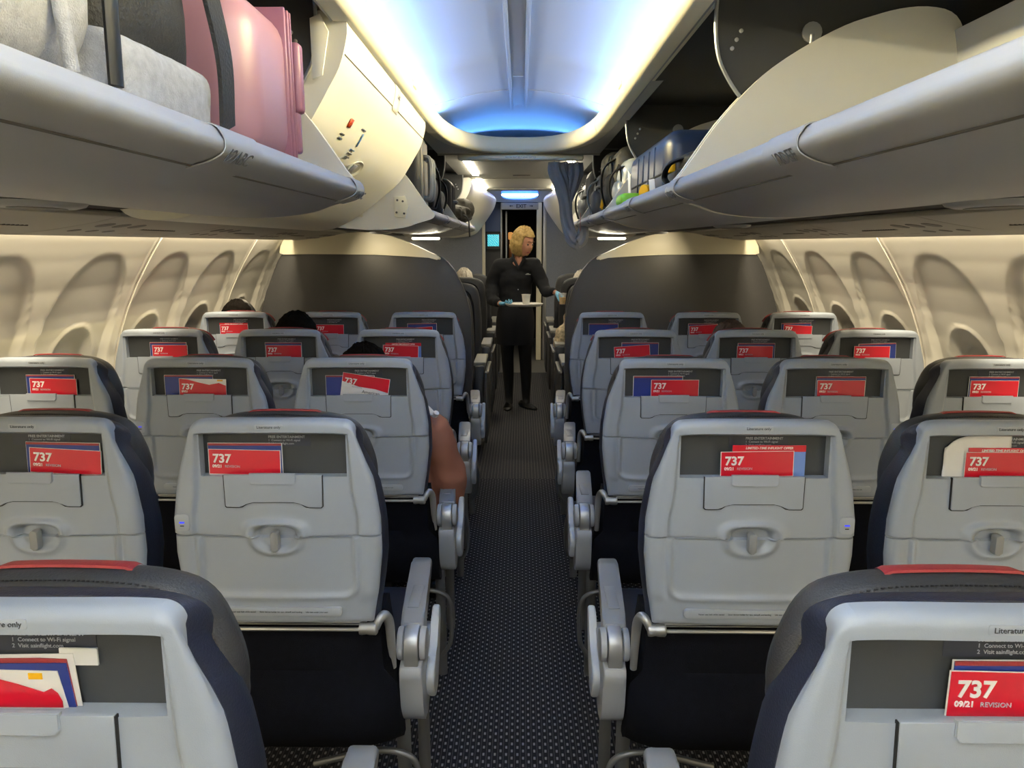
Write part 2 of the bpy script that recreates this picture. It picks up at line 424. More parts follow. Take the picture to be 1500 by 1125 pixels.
def pouch_mesh():
    bm = bmesh.new()
    # fabric back of the seat base and the sagging literature pouch, one profile lofted across
    rings = []
    nx = 20
    for i in range(nx+1):
        s = -1+2*i/nx; x = s*.232; xs_ = s*.196; e = 1-abs(s)**6; sag = .035*(1-s*s)
        prof = [(.10, .685), (.045-.01*e, .685), (.03-.012*e, .64), (.032-.01*e, .565), (.03-.035*e, .535+.012*(1-abs(s))), (.022-.05*e, .50), (.02-.055*e, .45), (.03-.04*e, .405), (.07, .375), (.14, .370), (.14, .685)]
        rings.append([(xs_+(x-xs_)*(1-sstep(p[1], .52, .575)), p[0], p[1]) for p in prof])
    return loft_mesh('lower_pouch', rings, M['fabric'])
def hem_mesh():
    bm = bmesh.new(); bm_tube(bm, [(s*.20, -.018, .548-.05*(1-s*s)) for s in [-1+.1*i for i in range(21)]], .004, 6); return bm_to(bm, 'pouch_hem', M['black'])
def cushion_mesh():
    bm = bmesh.new(); bm_box(bm, (0, .33, .44), (.44, .44, .13), .035, 3); return bm_to(bm, 'seat_cushion', M['navy'])
def arm_profile():
    return None
def armrest_parts(root, sd, outer=True):
    """sd=+1: aisle is on +x side of the seat"""
    x = sd*.255
    def arm():
        bm = bmesh.new()
        sl = [(.085, .575, .021), (.085, .612, .022), (.10, .634, .024), (.14, .638, .026), (.28, .638, .027), (.40, .636, .028), (.445, .631, .026), (.458, .618, .022), (.455, .604, .02), (.40, .592, .019), (.20, .586, .019), (.13, .575, .018)]
        poly = [(a, b) for a, b, c in sl]
        bm_prism(bm, poly, x-sd*.003-.026, x-sd*.003+.026, 'X', .009, 3)
        for v in bm.verts: v.co.x -= sd*max(0, v.co.y-.1)*.07   # splays slightly away from the aisle
        return bm_to(bm, 'armrest', M['armtop'])
    A = part('armrest', ('arm', sd), arm, root)
    def inlay():
        bm = bmesh.new(); bm_box(bm, (x-sd*.010, .215, .6378), (.026, .11, .004), .0015, 2, ); 
        return bm_to(bm, 'recline_button_panel', M['armtop'])
    part('armrest_inlay', ('inlay', sd), inlay, A)
    def knob():
        bm = bmesh.new(); bm_lathe(bm, [(.004, 0), (.007, .002), (.007, .008), (.004, .010)], 12, (x-sd*.040-.005, .36, .628), 'X'); return bm_to(bm, 'recline_button', M['silver'])
    part('recline_button', ('rb', sd), knob, A)
    def hub():
        bm = bmesh.new(); cx = x
        bm_lathe(bm, [(.020, -.033), (.034, -.031), (.036, -.027), (.036, -.019), (.031, -.017)], 28, (cx, .083, .595), 'X')
        bm_lathe(bm, [(.031, .017), (.036, .019), (.036, .027), (.034, .031), (.020, .033)], 28, (cx, .083, .595), 'X')
        return bm_to(bm, 'pivot_cover', M['armside'])
    part('pivot_cover', ('hub', sd), hub, A)
    def band():
        bm = bmesh.new(); poly = [(.050, .552), (.0475, .585), (.050, .612), (.062, .627), (.08, .633), (.11, .630), (.118, .60), (.11, .55)]
        bm_prism(bm, poly, x-.0155, x+.0155, 'X', .003, 2); return bm_to(bm, 'pivot_band', M['silver'])
    part('pivot_band', ('band', sd), band, A)
    def bay():
        bm = bmesh.new()
        poly = smoothpoly([(.047, .556), (.050, .50), (.058, .45), (.075, .415), (.105, .395), (.14, .40), (.18, .43), (.215, .48), (.235, .54), (.235, .562), (.14, .562)], 4, True)
        bm_prism(bm, poly, x-.026, x+.024, 'X', .008, 3); return bm_to(bm, 'end_bay', M['armside'])
    part('end_bay', ('bay', sd), bay, A)
    def cres():
        bm = bmesh.new()
        poly = smoothpoly([(.10, .50), (.112, .46), (.14, .425), (.175, .43), (.215, .475), (.255, .555), (.262, .590), (.232, .598), (.205, .562), (.17, .525), (.13, .52)], 4, True)
        a = x+sd*.024; bm_prism(bm, poly, min(a, a+sd*.018), max(a, a+sd*.018), 'X', .006, 3); return bm_to(bm, 'crescent_cover', M['crescent'])
    part('crescent_cover', ('cres', sd), cres, A)
def make_seat(side, pos, name='airliner_chair', front=False):
    """side -1 left of the aisle, +1 right; pos 0 aisle, 1 middle, 2 window"""
    root = empty(name); sd = -side   # aisle direction in x
    sh = part('back_shell', 'shell', shell_mesh, root)
    pk = part('literature_pocket', 'pocket', lambda: plate_mesh('literature_pocket', rrect(0, .380, .294, .106, .006), -.034, -.0255, M['pocket'], 0), root)
    st = part('notice_sticker', 'sticker', lambda: plate_mesh('notice_sticker', rrect(.012, .408, .118, .026, .001), -.0255, -.0249, M['sticker'], 0), pk)
    seat_text('lettering', 'FREE ENTERTAINMENT', .0072, M['letterg'], -.014, .4125, -.0246, st, bold=.012)
    seat_text('lettering', '1  Connect to Wi-Fi signal', .0060, M['letterg'], -.014, .4055, -.0246, st)
    seat_text('lettering', '2  Visit aainflight.com', .0060, M['letterg'], -.014, .3985, -.0246, st)
    lb = part('header_label', 'hl', lambda: plate_mesh('header_label', rrect(0, .4435, .056, .0105, .002), .0, .0092, M['shell2'], .0006), sh)
    seat_text('lettering', 'Literature only', .0078, M['letterd'], 0, .4410, .0098, lb, align='CENTER')
    # device holder flap
    flap = [(-.098, .3385), (-.047, .3385), (.047, .3385), (.098, .3385), (.097, .270), (.094, .267), (.070, .267), (.062, .270), (.052, .277), (.040, .280), (-.040, .280), (-.052, .277), (-.062, .270), (-.070, .267), (-.094, .267), (-.097, .270)]
    part('flap_gap', 'fg', lambda: plate_mesh('flap_gap', [(u+math.copysign(.0014, u), (v-.0032 if abs(u) < .065 else v-.0016) if v < .33 else v-.001) for u, v in flap], -.004, .0016, M['gap'], 0), sh)
    fl = part('device_holder', 'flap', lambda: plate_mesh('device_holder', flap, -.003, .0028, M['shell'], .0014), root)
    def tab():
        bm = bmesh.new(); P = [(-.046, .3425), (.046, .3425), (.046, .324), (.042, .3195), (-.042, .3195), (-.046, .324)]
        va = [bm.verts.new(SP(u, v, .0)) for u, v in P]; vb = [bm.verts.new(SP(u, v, .0055+(.003 if v < .322 else 0))) for u, v in P]
        bm.faces.new(va); f = bm.faces.new(vb[::-1])
        for i in range(6): bm.faces.new((va[i], vb[i], vb[(i+1) % 6], va[(i+1) % 6]))
        bmesh.ops.bevel(bm, geom=list(f.edges), offset=.0012, segments=2, affect='EDGES'); return bm_to(bm, 'holder_tab', M['shell'])
    part('holder_tab', 'tab', tab, fl)
    part('tray_latch', 'latch', lambda: plate_mesh('tray_latch', rrect(.0, .193, .015, .044, .005), -.004, .013, M['armtop'], .003), root)
    stp = part('instruction_strip', 'strip', lambda: plate_mesh('instruction_strip', rrect(0, .0300, .256, .019, .006), -.004, .0042, M['shell2'], .001), sh)
    seat_text('lettering', 'Fasten seat belt while seated      Stow device holder for taxi, takeoff, and landing      Life vest under your seat', .0045, M['letterd'], 0, .0285, .0046, stp, align='CENTER')
    # USB outlet on the outboard side
    ub = part('usb_outlet', ('usb', sd), lambda: plate_mesh('usb_outlet', rrect(-sd*.187, .232, .029, .037, .006), -.012, .0035, M['shell2'], .0015), root)
    part('indicator_light', ('usbl', sd), lambda: plate_mesh('indicator_light', rrect(-sd*.187, .2325, .010, .0028, .0008), .002, .0042, M['ledblue'], 0), ub)
    part('outlet_socket', ('usbs', sd), lambda: plate_mesh('outlet_socket', rrect(-sd*.187, .225, .008, .002, .0006), .002, .0040, M['gap'], 0), ub)
    part('backrest', 'back', backrest_mesh, root)
    hr = part('headrest', 'head', headrest_mesh, root)
    rd = part('red_trim', 'red', redstrip_mesh, hr); rd['label'] = 'red leather strip on top'
    part('stitching', 'stitch', stitch_mesh, hr)
    def ft():
        bm = bmesh.new(); P = [SP(u*.90, v-.031, -.122) for u, v in head_outline(.008)]; P = [p for p in P if p.z > 1.055]; P.sort(key=lambda p: math.atan2(p.z-.95, p.x)); bm_tube(bm, P, .0065, 8); return bm_to(bm, 'front_trim', M['redl'])
    if front: part('front_trim', 'ftrim', ft, hr)['label'] = 'red leather front edge'
    # hinge bar
    def bar():
        bm = bmesh.new(); bm_tube(bm, [(-.172, .004, .672), (.172, .004, .672)], .0042, 8); bm_tube(bm, [(-.172, .012, .684), (.172, .012, .684)], .006, 8); return bm_to(bm, 'tray_pivot_bar', M['silver'])
    part('tray_pivot_bar', 'bar', bar, root)
    def hubs(s):
        def f():
            bm = bmesh.new()
            bm_lathe(bm, [(.007, -.020), (.0125, -.019), (.0135, -.014), (.012, -.004), (.0135, .002), (.0135, .015), (.010, .018)], 20, (s*.178, .002, .676), 'X')
            P = smoothpoly([(s*.192, .002, .676), (s*.200, .008, .694), (s*.208, .022, .695), (s*.214, .034, .672), (s*.216, .04, .62), (s*.217, .045, .56)], 4)
            bm_tube(bm, P, [.0075+.003*math.sin(PI*i/(len(P)-1)) for i in range(len(P))], 10)
            return bm_to(bm, 'tray_arm', M['silver'])
        return f
    part('tray_arm', ('hb', 1), hubs(1), root); part('tray_arm', ('hb', -1), hubs(-1), root)
    part('lower_pouch', 'pouch', pouch_mesh, root); pass
    part('seat_cushion', 'cush', cushion_mesh, root)
    if pos == 0: armrest_parts(root, sd)
    else:
        def arm2():
            bm = bmesh.new(); bm_box(bm, (sd*.221, .27, .625), (.036, .36, .035), .012, 3); return bm_to(bm, 'armrest', M['armtop'])
        part('armrest', ('arm2', sd), arm2, root)
    if pos in (0, 2):
        lx = sd*.225 if pos == 0 else sd*.10
        def leg(yy):
            def f():
                bm = bmesh.new(); bm_tube(bm, [(lx, yy, .40), (lx, yy+.01, .20), (lx, yy+.02, .0)], .011, 10, flat=1.5); return bm_to(bm, 'leg', M['legm'])
            return f
        part('leg', ('leg', sd, pos, 0), leg(.10), root); part('leg', ('leg', sd, pos, 1), leg(.40), root)
        def bagbar():
            bm = bmesh.new(); P = smoothpoly([(lx-sd*.20, .07, .30), (lx-sd*.06, .07, .335), (lx+sd*.01, .07, .325), (lx+sd*.035, .072, .29), (lx+sd*.040, .075, .22), (lx+sd*.032, .08, .14), (lx+sd*.005, .09, .09)], 5)
            bm_tube(bm, P, .0075, 10); return bm_to(bm, 'baggage_bar', M['legm'])
        part('baggage_bar', ('bb', sd, pos), bagbar, root)
    return root
ROWY = [.622, 1.361, 2.125, 2.868, 3.630]
SX = [.4770, .9620, 1.4440]
ordn = ['nearest', 'second', 'third', 'fourth', 'fifth']
posn = ['aisle', 'middle', 'window']
# what is tucked into each pocket: ('card', du, dv, tilt), ('blue', ...), ('offer', ...)
LIT = {
 (0, -1, 0): [('mag', -.045, 0, 0)],
 (0, 1, 0): [('blue', .035, .004, 0), ('card', .028, -.005, -1)],
 (1, -1, 0): [('blue', -.060, .012, 0), ('card', -.060, 0, -1)],
 (1, -1, 1): [('blue', .058, .012, -1), ('card', .064, 0, -3)],
 (1, 1, 0): [('offer', .032, .012, 0), ('card', .008, 0, 1)],
 (1, 1, 1): [('sick', -.01, 0, 0), ('offer', .012, .008, 0), ('card', .005, 0, 0)],
 (2, -1, 0): [('blue', -.028, .010, 0), ('tiltcard', .022, .006, -9)],
 (2, -1, 1): [('blue', -.038, .010, 0), ('torncard', .006, 0, -1)],
 (2, -1, 2): [('blue', .018, .010, 0), ('card', .028, 0, -1)],
 (2, 1, 0): [('blue', -.045, .010, 0), ('card', .006, 0, 0)],
 (2, 1, 1): [('blue', .022, .010, 0), ('card', .022, 0, 0)],
 (2, 1, 2): [('blue', .0, .010, 0), ('card', .0, 0, 0)],
 (3, -1, 0): [('offer', .015, .010, 0), ('card', .005, 0, -2)],
 (3, -1, 1): [('blue', .01, .010, 0), ('card', .012, 0, 0)],
 (3, -1, 2): [('blue', .02, .010, 0), ('card', .028, 0, 0)],
 (3, 1, 0): [('blue', .022, .012, 0), ('card', -.012, 0, 4)],
 (3, 1, 1): [('blue', .006, .010, 0), ('card', .0, 0, 0)],
 (3, 1, 2): [('blue', .010, .010, 2), ('card', -.012, 0, 0)],
 (4, -1, 0): [('blue', -.012, .006, 1), ('card', -.03, -.014, 3)],
 (4, -1, 1): [('card', .0, 0, 0)],
 (4, -1, 2): [('offer', -.012, .008, 0), ('card', -.010, 0, 1)],
 (4, 1, 0): [('blue', -.04, .006, 0)],
 (4, 1, 1): [('blue', -.02, .006, 0), ('card', -.018, 0, 3)],
 (4, 1, 2): [('blue', -.03, .010, 1), ('card', -.022, 0, -3)],
}
def flat_card(name, w, h, layers, tilt):
    """layers: (poly-rect u0,v0,u1,v1, material, lift)"""
    pass
def place_on_seat(o, seatloc, u, v, w, tilt):
    p = SP(u, v, w)+Vector(seatloc); o.location = p; o.rotation_euler = Matrix.Rotation(0, 3, 'X').to_euler()
    m = Matrix.Rotation(R(90)+SA, 3, 'X') @ Matrix.Rotation(R(tilt), 3, 'Z'); o.rotation_euler = m.to_euler()
def quad_mesh(name, u0, v0, u1, v1, m, z=0, t=.0006):
    bm = bmesh.new(); bm_box(bm, ((u0+u1)/2, (v0+v1)/2, z), (u1-u0, v1-v0, t)); return bm_to(bm, name, m)
def make_lit(kind, sloc, side, row, pos, du, dv, tilt):
    sname = '%s %s seat, %s row' % ('left' if side < 0 else 'right', posn[pos], ordn[row])
    V0 = .3805; VB = -.062
    if kind in ('card', 'torncard', 'tiltcard'):
        lab = {'card': 'red safety card standing in the pocket of the %s', 'torncard': 'torn red safety card in the pocket of the %s', 'tiltcard': 'tilted red and white safety card in the pocket of the %s'}[kind] % sname
        root = empty('safety_card', label=lab, cat='safety card', group='red safety cards in the seat pockets')
        place_on_seat(root, sloc, du, V0+dv, -.0155, tilt)
        part('card_sheet', 'cs', lambda: quad_mesh('card_sheet', -.0725, VB, .0725, .008, M['white']), root)
        if kind == 'card': part('red_cover', 'rc', lambda: quad_mesh('red_cover', -.071, -.0425, .071, .0070, M['red'], .0007), root)
        elif kind == 'torncard':
            def torn():
                bm = bmesh.new(); P = [(-.071, -.0425), (.071, -.0425), (.071, -.012), (.05, -.004), (.02, -.010), (-.01, -.004), (-.03, .001), (-.05, .0055), (-.071, .007)]
                bm_prism(bm, P, .0004, .0012, 'Z'); return bm_to(bm, 'red_cover', M['red'])
            part('red_cover', 'rct', torn, root); part('yellow_mark', 'ym', lambda: quad_mesh('yellow_mark', .045, .0015, .062, .006, M['yellow'], .0007), root)
        else:
            def til():
                bm = bmesh.new(); P = [(-.071, .012), (.071, .012), (.071, -.030), (.03, -.024), (-.02, -.024), (-.071, -.014)]
                bm_prism(bm, P, .0004, .0012, 'Z'); return bm_to(bm, 'red_cover', M['red'])
            root.children[0].data = cached('cs2', lambda: quad_mesh('card_sheet', -.0725, VB, .0725, .0130, M['white']))
            part('red_cover', 'rctt', til, root)
            text('lettering', 'American', .014, M['sticker'], (-.008, -.042, .0010), (0, 0, 0), root)
        if kind != 'torncard':
            text('lettering', '737', .0245, M['letter'], (-.064, -.019, .0013), (0, 0, 0), root, bold=.03)
            text('lettering', '09/21', .0085, M['letter'], (-.065, -.0295, .0013), (0, 0, 0), root, bold=.03)
            text('lettering', 'REVISION', .0072, M['letterg'], (-.040, -.0293, .0013), (0, 0, 0), root)
        else: text('lettering', '737', .0245, M['letter'], (-.064, -.025, .0014), (0, 0, 0), root, bold=.03); text('lettering', '09/21', .0085, M['letter'], (-.065, -.0345, .0014), (0, 0, 0), root, bold=.03)
    elif kind == 'blue':
        root = empty('travel_booklet', label='red-topped blue booklet in the pocket of the %s' % sname, cat='booklet', group='blue booklets in the seat pockets')
        place_on_seat(root, sloc, du, V0+dv, -.0185, tilt)
        part('cover', 'bc', lambda: quad_mesh('cover', -.0735, VB-.01, .0735, .008, M['blue'], 0, .0016), root)
        part('red_edge', 'be', lambda: quad_mesh('red_edge', -.0735, .0045, .0735, .0088, M['redl'], .0004, .0016), root)
        part('page_edge', 'pe', lambda: quad_mesh('page_edge', -.075, VB-.01, .075, .0096, M['white'], -.0012, .0012), root)
    elif kind == 'offer':
        root = empty('offer_leaflet', label='offer leaflet with red banner in the pocket of the %s' % sname, cat='leaflet', group='offer leaflets in the seat pockets')
        place_on_seat(root, sloc, du, V0+dv, -.0190, tilt)
        part('leaf', 'ol', lambda: quad_mesh('leaf', -.0725, VB-.01, .0725, .0085, M['blue2'], 0, .001), root)
        part('red_banner', 'ob', lambda: quad_mesh('red_banner', -.0725, -.0045, .0725, .0085, M['red'], .0006), root)
        text('lettering', 'LIMITED-TIME INFLIGHT OFFER', .0068, M['letter'], (0, .0005, .0012), (0, 0, 0), root, bold=.02, align='CENTER', shear=.2)
    elif kind == 'sick':
        def crump():
            verts = []; faces = []; nx, ny = 22, 14
            for j in range(ny+1):
                for i in range(nx+1):
                    a, b = i/nx, j/ny; x = -.085+.13*a; y = -.07+.135*b*(.72+.28*a)-.012*math.exp(-((a)/.12)**2)*b
                    z = .003*noise.noise(Vector((x*40, y*40, 3)))+.002
                    verts.append((x, y, z))
            for j in range(ny):
                for i in range(nx): q = j*(nx+1)+i; faces.append((q, q+1, q+nx+2, q+nx+1))
            me = newmesh('airsick_bag', verts, faces, M['white']); return me
        root = obj('airsick_bag', crump()); md = root.modifiers.new('s', 'SOLIDIFY'); md.thickness = .0015
        tag(root, 'crumpled white paper bag in the pocket of the %s' % sname, 'paper bag'); place_on_seat(root, sloc, du-.012, V0, -.0215, tilt)
    elif kind == 'mag':
        root = empty('magazine', label='blue and white magazine with torn red cover, nearest left seat pocket', cat='magazine')
        place_on_seat(root, sloc, du, V0, -.0170, 0)
        def poly(P, z0, z1, m, nm):
            bm = bmesh.new(); bm_prism(bm, P, z0, z1, 'Z'); return obj(nm, bm_to(bm, nm, m), root)
        poly([(-.09, -.06), (.100, -.06), (.094, .013), (-.09, .009)], -.004, -.003, M['white'], 'back_page')
        poly([(-.09, -.06), (.096, -.06), (.088, .0075), (.06, .0085), (-.09, .006)], -.0028, -.0018, M['redl'], 'red_edge')
        poly([(-.09, -.06), (.096, -.06), (.088, .0040), (-.09, .002)], -.0016, -.0008, M['blue'], 'cover')
        poly([(-.09, -.06), (.090, -.06), (.079, -.004), (.02, -.003), (-.09, -.006)], -.0006, .0002, M['blue2'] if False else M['white'], 'inner_page')
        poly([(-.09, -.042), (.082, -.042), (.082, -.036), (.078, -.027), (.072, -.022), (.064, -.026), (.04, -.018), (.015, -.011), (-.09, -.002)], .0008, .0018, M['red'], 'torn_cover')
        poly([(.050, -.0125), (.064, -.0125), (.064, -.006), (.050, -.006)], .0004, .0009, M['yellow'], 'yellow_mark')
        poly([(-.09, -.060), (.084, -.060), (.084, -.043), (-.09, -.043)], .0008, .0016, M['white'], 'lower_page')
        o = obj('paper_slip', quad_mesh('paper_slip', .08, .000, .118, .018, M['white'], -.005, .002), root)
    return root
for row in range(5):
    for side in (-1, 1):
        for pos in range(3):
            if row == 0 and pos > 0: continue
            if row == 1 and pos > 1: continue
            s = make_seat(side, pos, front=row > 2); s.location = (side*SX[pos], ROWY[row], 0)
            tag(s, 'grey-backed navy %s seat %s of the aisle in the %s row' % (posn[pos], 'left' if side < 0 else 'right', ordn[row]+(' row' if 0 else '')), 'seat', 'economy seats in rows of three')
            for it in LIT[(row, side, pos)]:
                k, du, dv, tl = it; make_lit(k, s.location, side, row, pos, du, dv, tl)
# ================================================================ CABIN
def struct(o): o['kind'] = 'structure'; return o
def grid(name, xs, ys, f, m, parent=None, sharp=60):
    verts = [f(x, y) for y in ys for x in xs]; n = len(xs); faces = []
    for j in range(len(ys)-1):
        for i in range(n-1): a = j*n+i; faces.append((a, a+1, a+n+1, a+n))
    return obj(name, newmesh(name, verts, faces, m, True, sharp), parent)
YB, YF = -4.5, 9.13
struct(box('floor', (0, (YB+4.35)/2, -.02), (3.56, 4.35-YB, .04), M['carpet'], bev=0))
struct(box('floor', (0, (4.35+8.2)/2, -.0205), (3.56, 8.2-4.35-.004, .04), M['carpet2'], bev=0))
struct(box('floor', (0, 9.8, -.021), (3.56, 3.2, .04), M['floorm'], bev=0))
# ---- side walls
WX = [(0, 1.66), (.2, 1.70), (.5, 1.735), (.8, 1.73), (.9, 1.722), (1.0, 1.705), (1.1, 1.675), (1.2, 1.635), (1.3, 1.585), (1.4, 1.525), (1.45, 1.492), (1.5, 1.457), (1.56, 1.42), (1.64, 1.37)]
SEAM = [2.985+1.09*k for k in range(-7, 6)]
def relief(y, z):
    d = min(abs(y-s) for s in SEAM); g = -.010*math.exp(-(d/.005)**2) + .004*math.exp(-((d-.012)/.006)**2)
    for s in SEAM:
        for yc in (s+.27, s+.815):
            if abs(y-yc) < .3:
                # tall shallow scoop rising over the window
                zz = (z-.95)/.47; hw = .235
                q = (abs(y-yc+.02)/hw)**2.4+max(0, zz)**2.8
                g -= (.003+.075*max(0, 1.41-z))*(1-sstep(q, .93, 1.04))
                # window reveal with raised lip
                q2 = ((abs(y-yc)/.150)**2.2+(abs(z-.945)/.205)**2.2)**(1/2.2)
                g += .006*math.exp(-((q2-1)/.03)**2)
                g -= .028*(1-sstep(q2, .62, .98))
                q3 = ((abs(y-yc)/.150)**2.2+(abs(z-.93)/.205)**2.2)**(1/2.2)
                g += .006*math.exp(-((q3-.60)/.03)**2)
    return g
zs = [0, .2, .4, .6, .7]+[.72+.011*i for i in range(75)]+[1.56, 1.64]
for sgn, nm in ((-1, 'wall_left'), (1, 'wall_right')):
    ys_ = []; y = YB
    while y < 5.0: ys_.append(y); y += .0125 if y > 1.6 else .1
    while y <= YF+.01: ys_.append(y); y += .05
    ys_ = sorted(set([round(v, 4) for v in ys_]+[round(s+o, 4) for s in SEAM for o in (-.02, -.012, -.006, -.003, 0, .003, .006, .012, .02) if YB < s < 5]))
    def f(y, z, sgn=sgn):
        x = catmull1(WX, z); return (sgn*(x-relief(y, z)*1.0), y, z)
    struct(grid(nm, ys_, zs, f, M['wallp'], sharp=80))
# thin bright edge strips beside every second panel seam
for sgn in (-1, 1):
    for k, s in enumerate(SEAM):
        if 1.2 < s < 5:
            pts = [(sgn*(catmull1(WX, z)-.004), s+.010, z) for z in [.6+.05*i for i in range(19)]]
            o = struct(tube('trim_1', pts, .0018, M['wallp'], n=6))
# ---- aft closing wall behind the camera and floor-level sides
struct(box('wall_back', (0, YB-.02, 1.1), (3.5, .04, 2.4), M['bulk'], bev=0))
# ---- passenger service units
def psu_prof(): return smoothpoly([(1.058, 1.5405), (1.10, 1.531), (1.15, 1.521), (1.25, 1.505), (1.34, 1.495), (1.39, 1.492), (1.398, 1.500)], 3)
def make_psu(sgn, y0, y1, detailed, lab):
    pr = psu_prof(); root = empty('passenger_service_unit', (0, 0, 0), label=lab, cat='service panel', group='service panels under the overhead bins')
    P = [(sgn*x, z) for x, z in pr]; up = [(sgn*x, z+.018) for x, z in pr]
    verts = []; faces = []; n = len(P); yy = [y0+.002, y0+.006]+[y0+.02+(y1-y0-.04)*k/4 for k in range(5)]+[y1-.006, y1-.002]
    for j, y in enumerate(yy):
        e = .003 if j in (0, len(yy)-1) else 0
        verts += [(p[0], y, p[1]+e) for p in P]
    for j in range(len(yy)-1):
        for i in range(n-1): a = j*n+i; faces.append((a, a+1, a+n+1, a+n))
    o = obj('panel', newmesh('panel', verts, faces, M['psu'], True, 70), root); md = o.modifiers.new('s', 'SOLIDIFY'); md.thickness = .012; md.offset = 0
    if detailed:
        def zx(x): return catmull1(pr, x)
        for k in range(3):
            y = y0+.10+.085*k
            for nm, x, r, m in (('reading_light', 1.16, .030, 'psud'), ('air_nozzle', 1.25, .020, 'psud')):
                bm = bmesh.new(); z = zx(x); sl = math.atan2(zx(x+.02)-zx(x-.02), .04)
                bm_lathe(bm, [(r*.6, -.001), (r*.7, .004), (r*.95, .004), (r, .0), (r*.9, -.004), (r*.6, -.004)], 20, (0, 0, 0))
                ob = obj(nm, bm_to(bm, nm, M[m]), root, (sgn*x, y, z-.003), (0, -sgn*sl, 0))
        bm = bmesh.new()
        for i in range(14):
            x = 1.22; bm_box(bm, (sgn*(x+.0), y0+.38+.016*i, zx(x)-.003), (.05, .006, .004), .001, 1)
        obj('speaker_grille', bm_to(bm, 'speaker_grille', M['psud']), root)
        bm = bmesh.new()
        for i in range(2): bm_box(bm, (sgn*1.30, y0+.42+.1*i, zx(1.30)-.003), (.03, .06, .004), .0015, 1)
        obj('sign_window', bm_to(bm, 'sign_window', M['psud']), root)
for sgn in (-1, 1):
    for k in range(-1, 11):
        y0 = .436+.762*k; 
        if y0+.762 < 1.0: continue
        make_psu(sgn, y0, y0+.762, k < 6, 'grey service panel with reading lights over %s side, %s' % ('left' if sgn < 0 else 'right', ['camera end', 'panel just ahead of camera end', 'panel above the second row', 'third panel forward', 'panel before the partition', 'panel above the partition', 'first behind partition', 'second behind partition', 'third behind partition', 'fourth behind partition', 'fifth behind partition', 'foremost'][k+1]))
for sgn in (-1, 1):
    struct(sheet('trim_20', [(sgn*.99, 1.553), (sgn*1.06, 1.5465), (sgn*1.11, 1.549)], .008*sgn, YB, YF, M['gap']))
# filler above the service units so the wash-light slot is closed
for sgn in (-1, 1):
    struct(box('trim_2', (sgn*1.25, (YB+YF)/2, 1.655), (.5, YF-YB, .02), M['housing'], bev=0))
# ---- bin housings
for sgn, nm in ((-1, 'trim_3'), (1, 'trim_4')):
    bm = bmesh.new()
    bm_box(bm, (sgn*.86, (YB+YF)/2, 2.085), (.78, YF-YB, .02)); bm_box(bm, (sgn*1.20, (YB+YF)/2, 1.86), (.02, YF-YB, .46))
    struct(obj(nm, bm_to(bm, nm, M['housing'])))
    # pale lower edge of the ceiling rim, outboard of the cove ring
    struct(sheet('trim_5', [(sgn*.455, 2.0), (sgn*.475, 2.03), (sgn*.50, 2.075)], .008*sgn, YB, 3.4, M['track']))
    for k, y in enumerate((.385, 1.893, 3.403, 4.913, 6.42)):
        bm = bmesh.new()
        arc = smoothpoly([(.49, 2.07), (.488, 1.99), (.497, 1.92), (.518, 1.872), (.56, 1.815), (.64, 1.74), (.76, 1.68), (.95, 1.655)], 4)
        poly = [(sgn*x, z) for x, z in arc]+[(sgn*1.19, 1.655), (sgn*1.19, 2.07)]
        bm_prism(bm, poly, y-.006, y+.006, 'Y')
        pt = obj('bin_partition', bm_to(bm, 'bin_partition', M['housing2'])); tag(pt, 'black partition plate with curved edge, %s bins, %s from camera' % ('left' if sgn < 0 else 'right', ordn[k]), 'partition', 'partition plates between the overhead bins')
        tube('edge_strip', [(sgn*x, y-.008, z) for x, z in arc], .005, M['silver'], pt, 6)
        tube('gas_strut', [(sgn*.72, y-.016, 1.72), (sgn*.72, y-.016, 1.96)], .006, M['silver'], pt, 8)
        bm = bmesh.new(); bm_lathe(bm, [(.01, 0), (.024, .001), (.024, .006), (.01, .008)], 16, (sgn*.72, y-.018, 1.965), 'Y'); obj('strut_mount', bm_to(bm, 'strut_mount', M['silver']), pt)
        bm = bmesh.new(); bm_prism(bm, [(sgn*.90, 1.84), (sgn*1.06, 1.80), (sgn*1.10, 1.93), (sgn*1.0, 2.0), (sgn*.92, 1.97)], y-.016, y-.007, 'Y', .003)
        br = obj('pivot_bracket', bm_to(bm, 'pivot_bracket', M['black']), pt)
        bm = bmesh.new()
        for (x, z) in ((.92, 1.86), (.94, 1.94), (1.0, 1.97), (1.04, 1.84), (.98, 1.85), (1.06, 1.92)): bm_lathe(bm, [(.002, 0), (.006, .001), (.006, .004), (.003, .006)], 10, (sgn*x, y-.022, z), 'Y')
        for (x, z) in ((.53, 1.93), (.54, 1.95), (.55, 1.97)): bm_lathe(bm, [(.002, 0), (.005, .001), (.005, .004), (.003, .006)], 10, (sgn*x, y-.013, z), 'Y')
        obj('rivet', bm_to(bm, 'rivet', M['silver']), br)
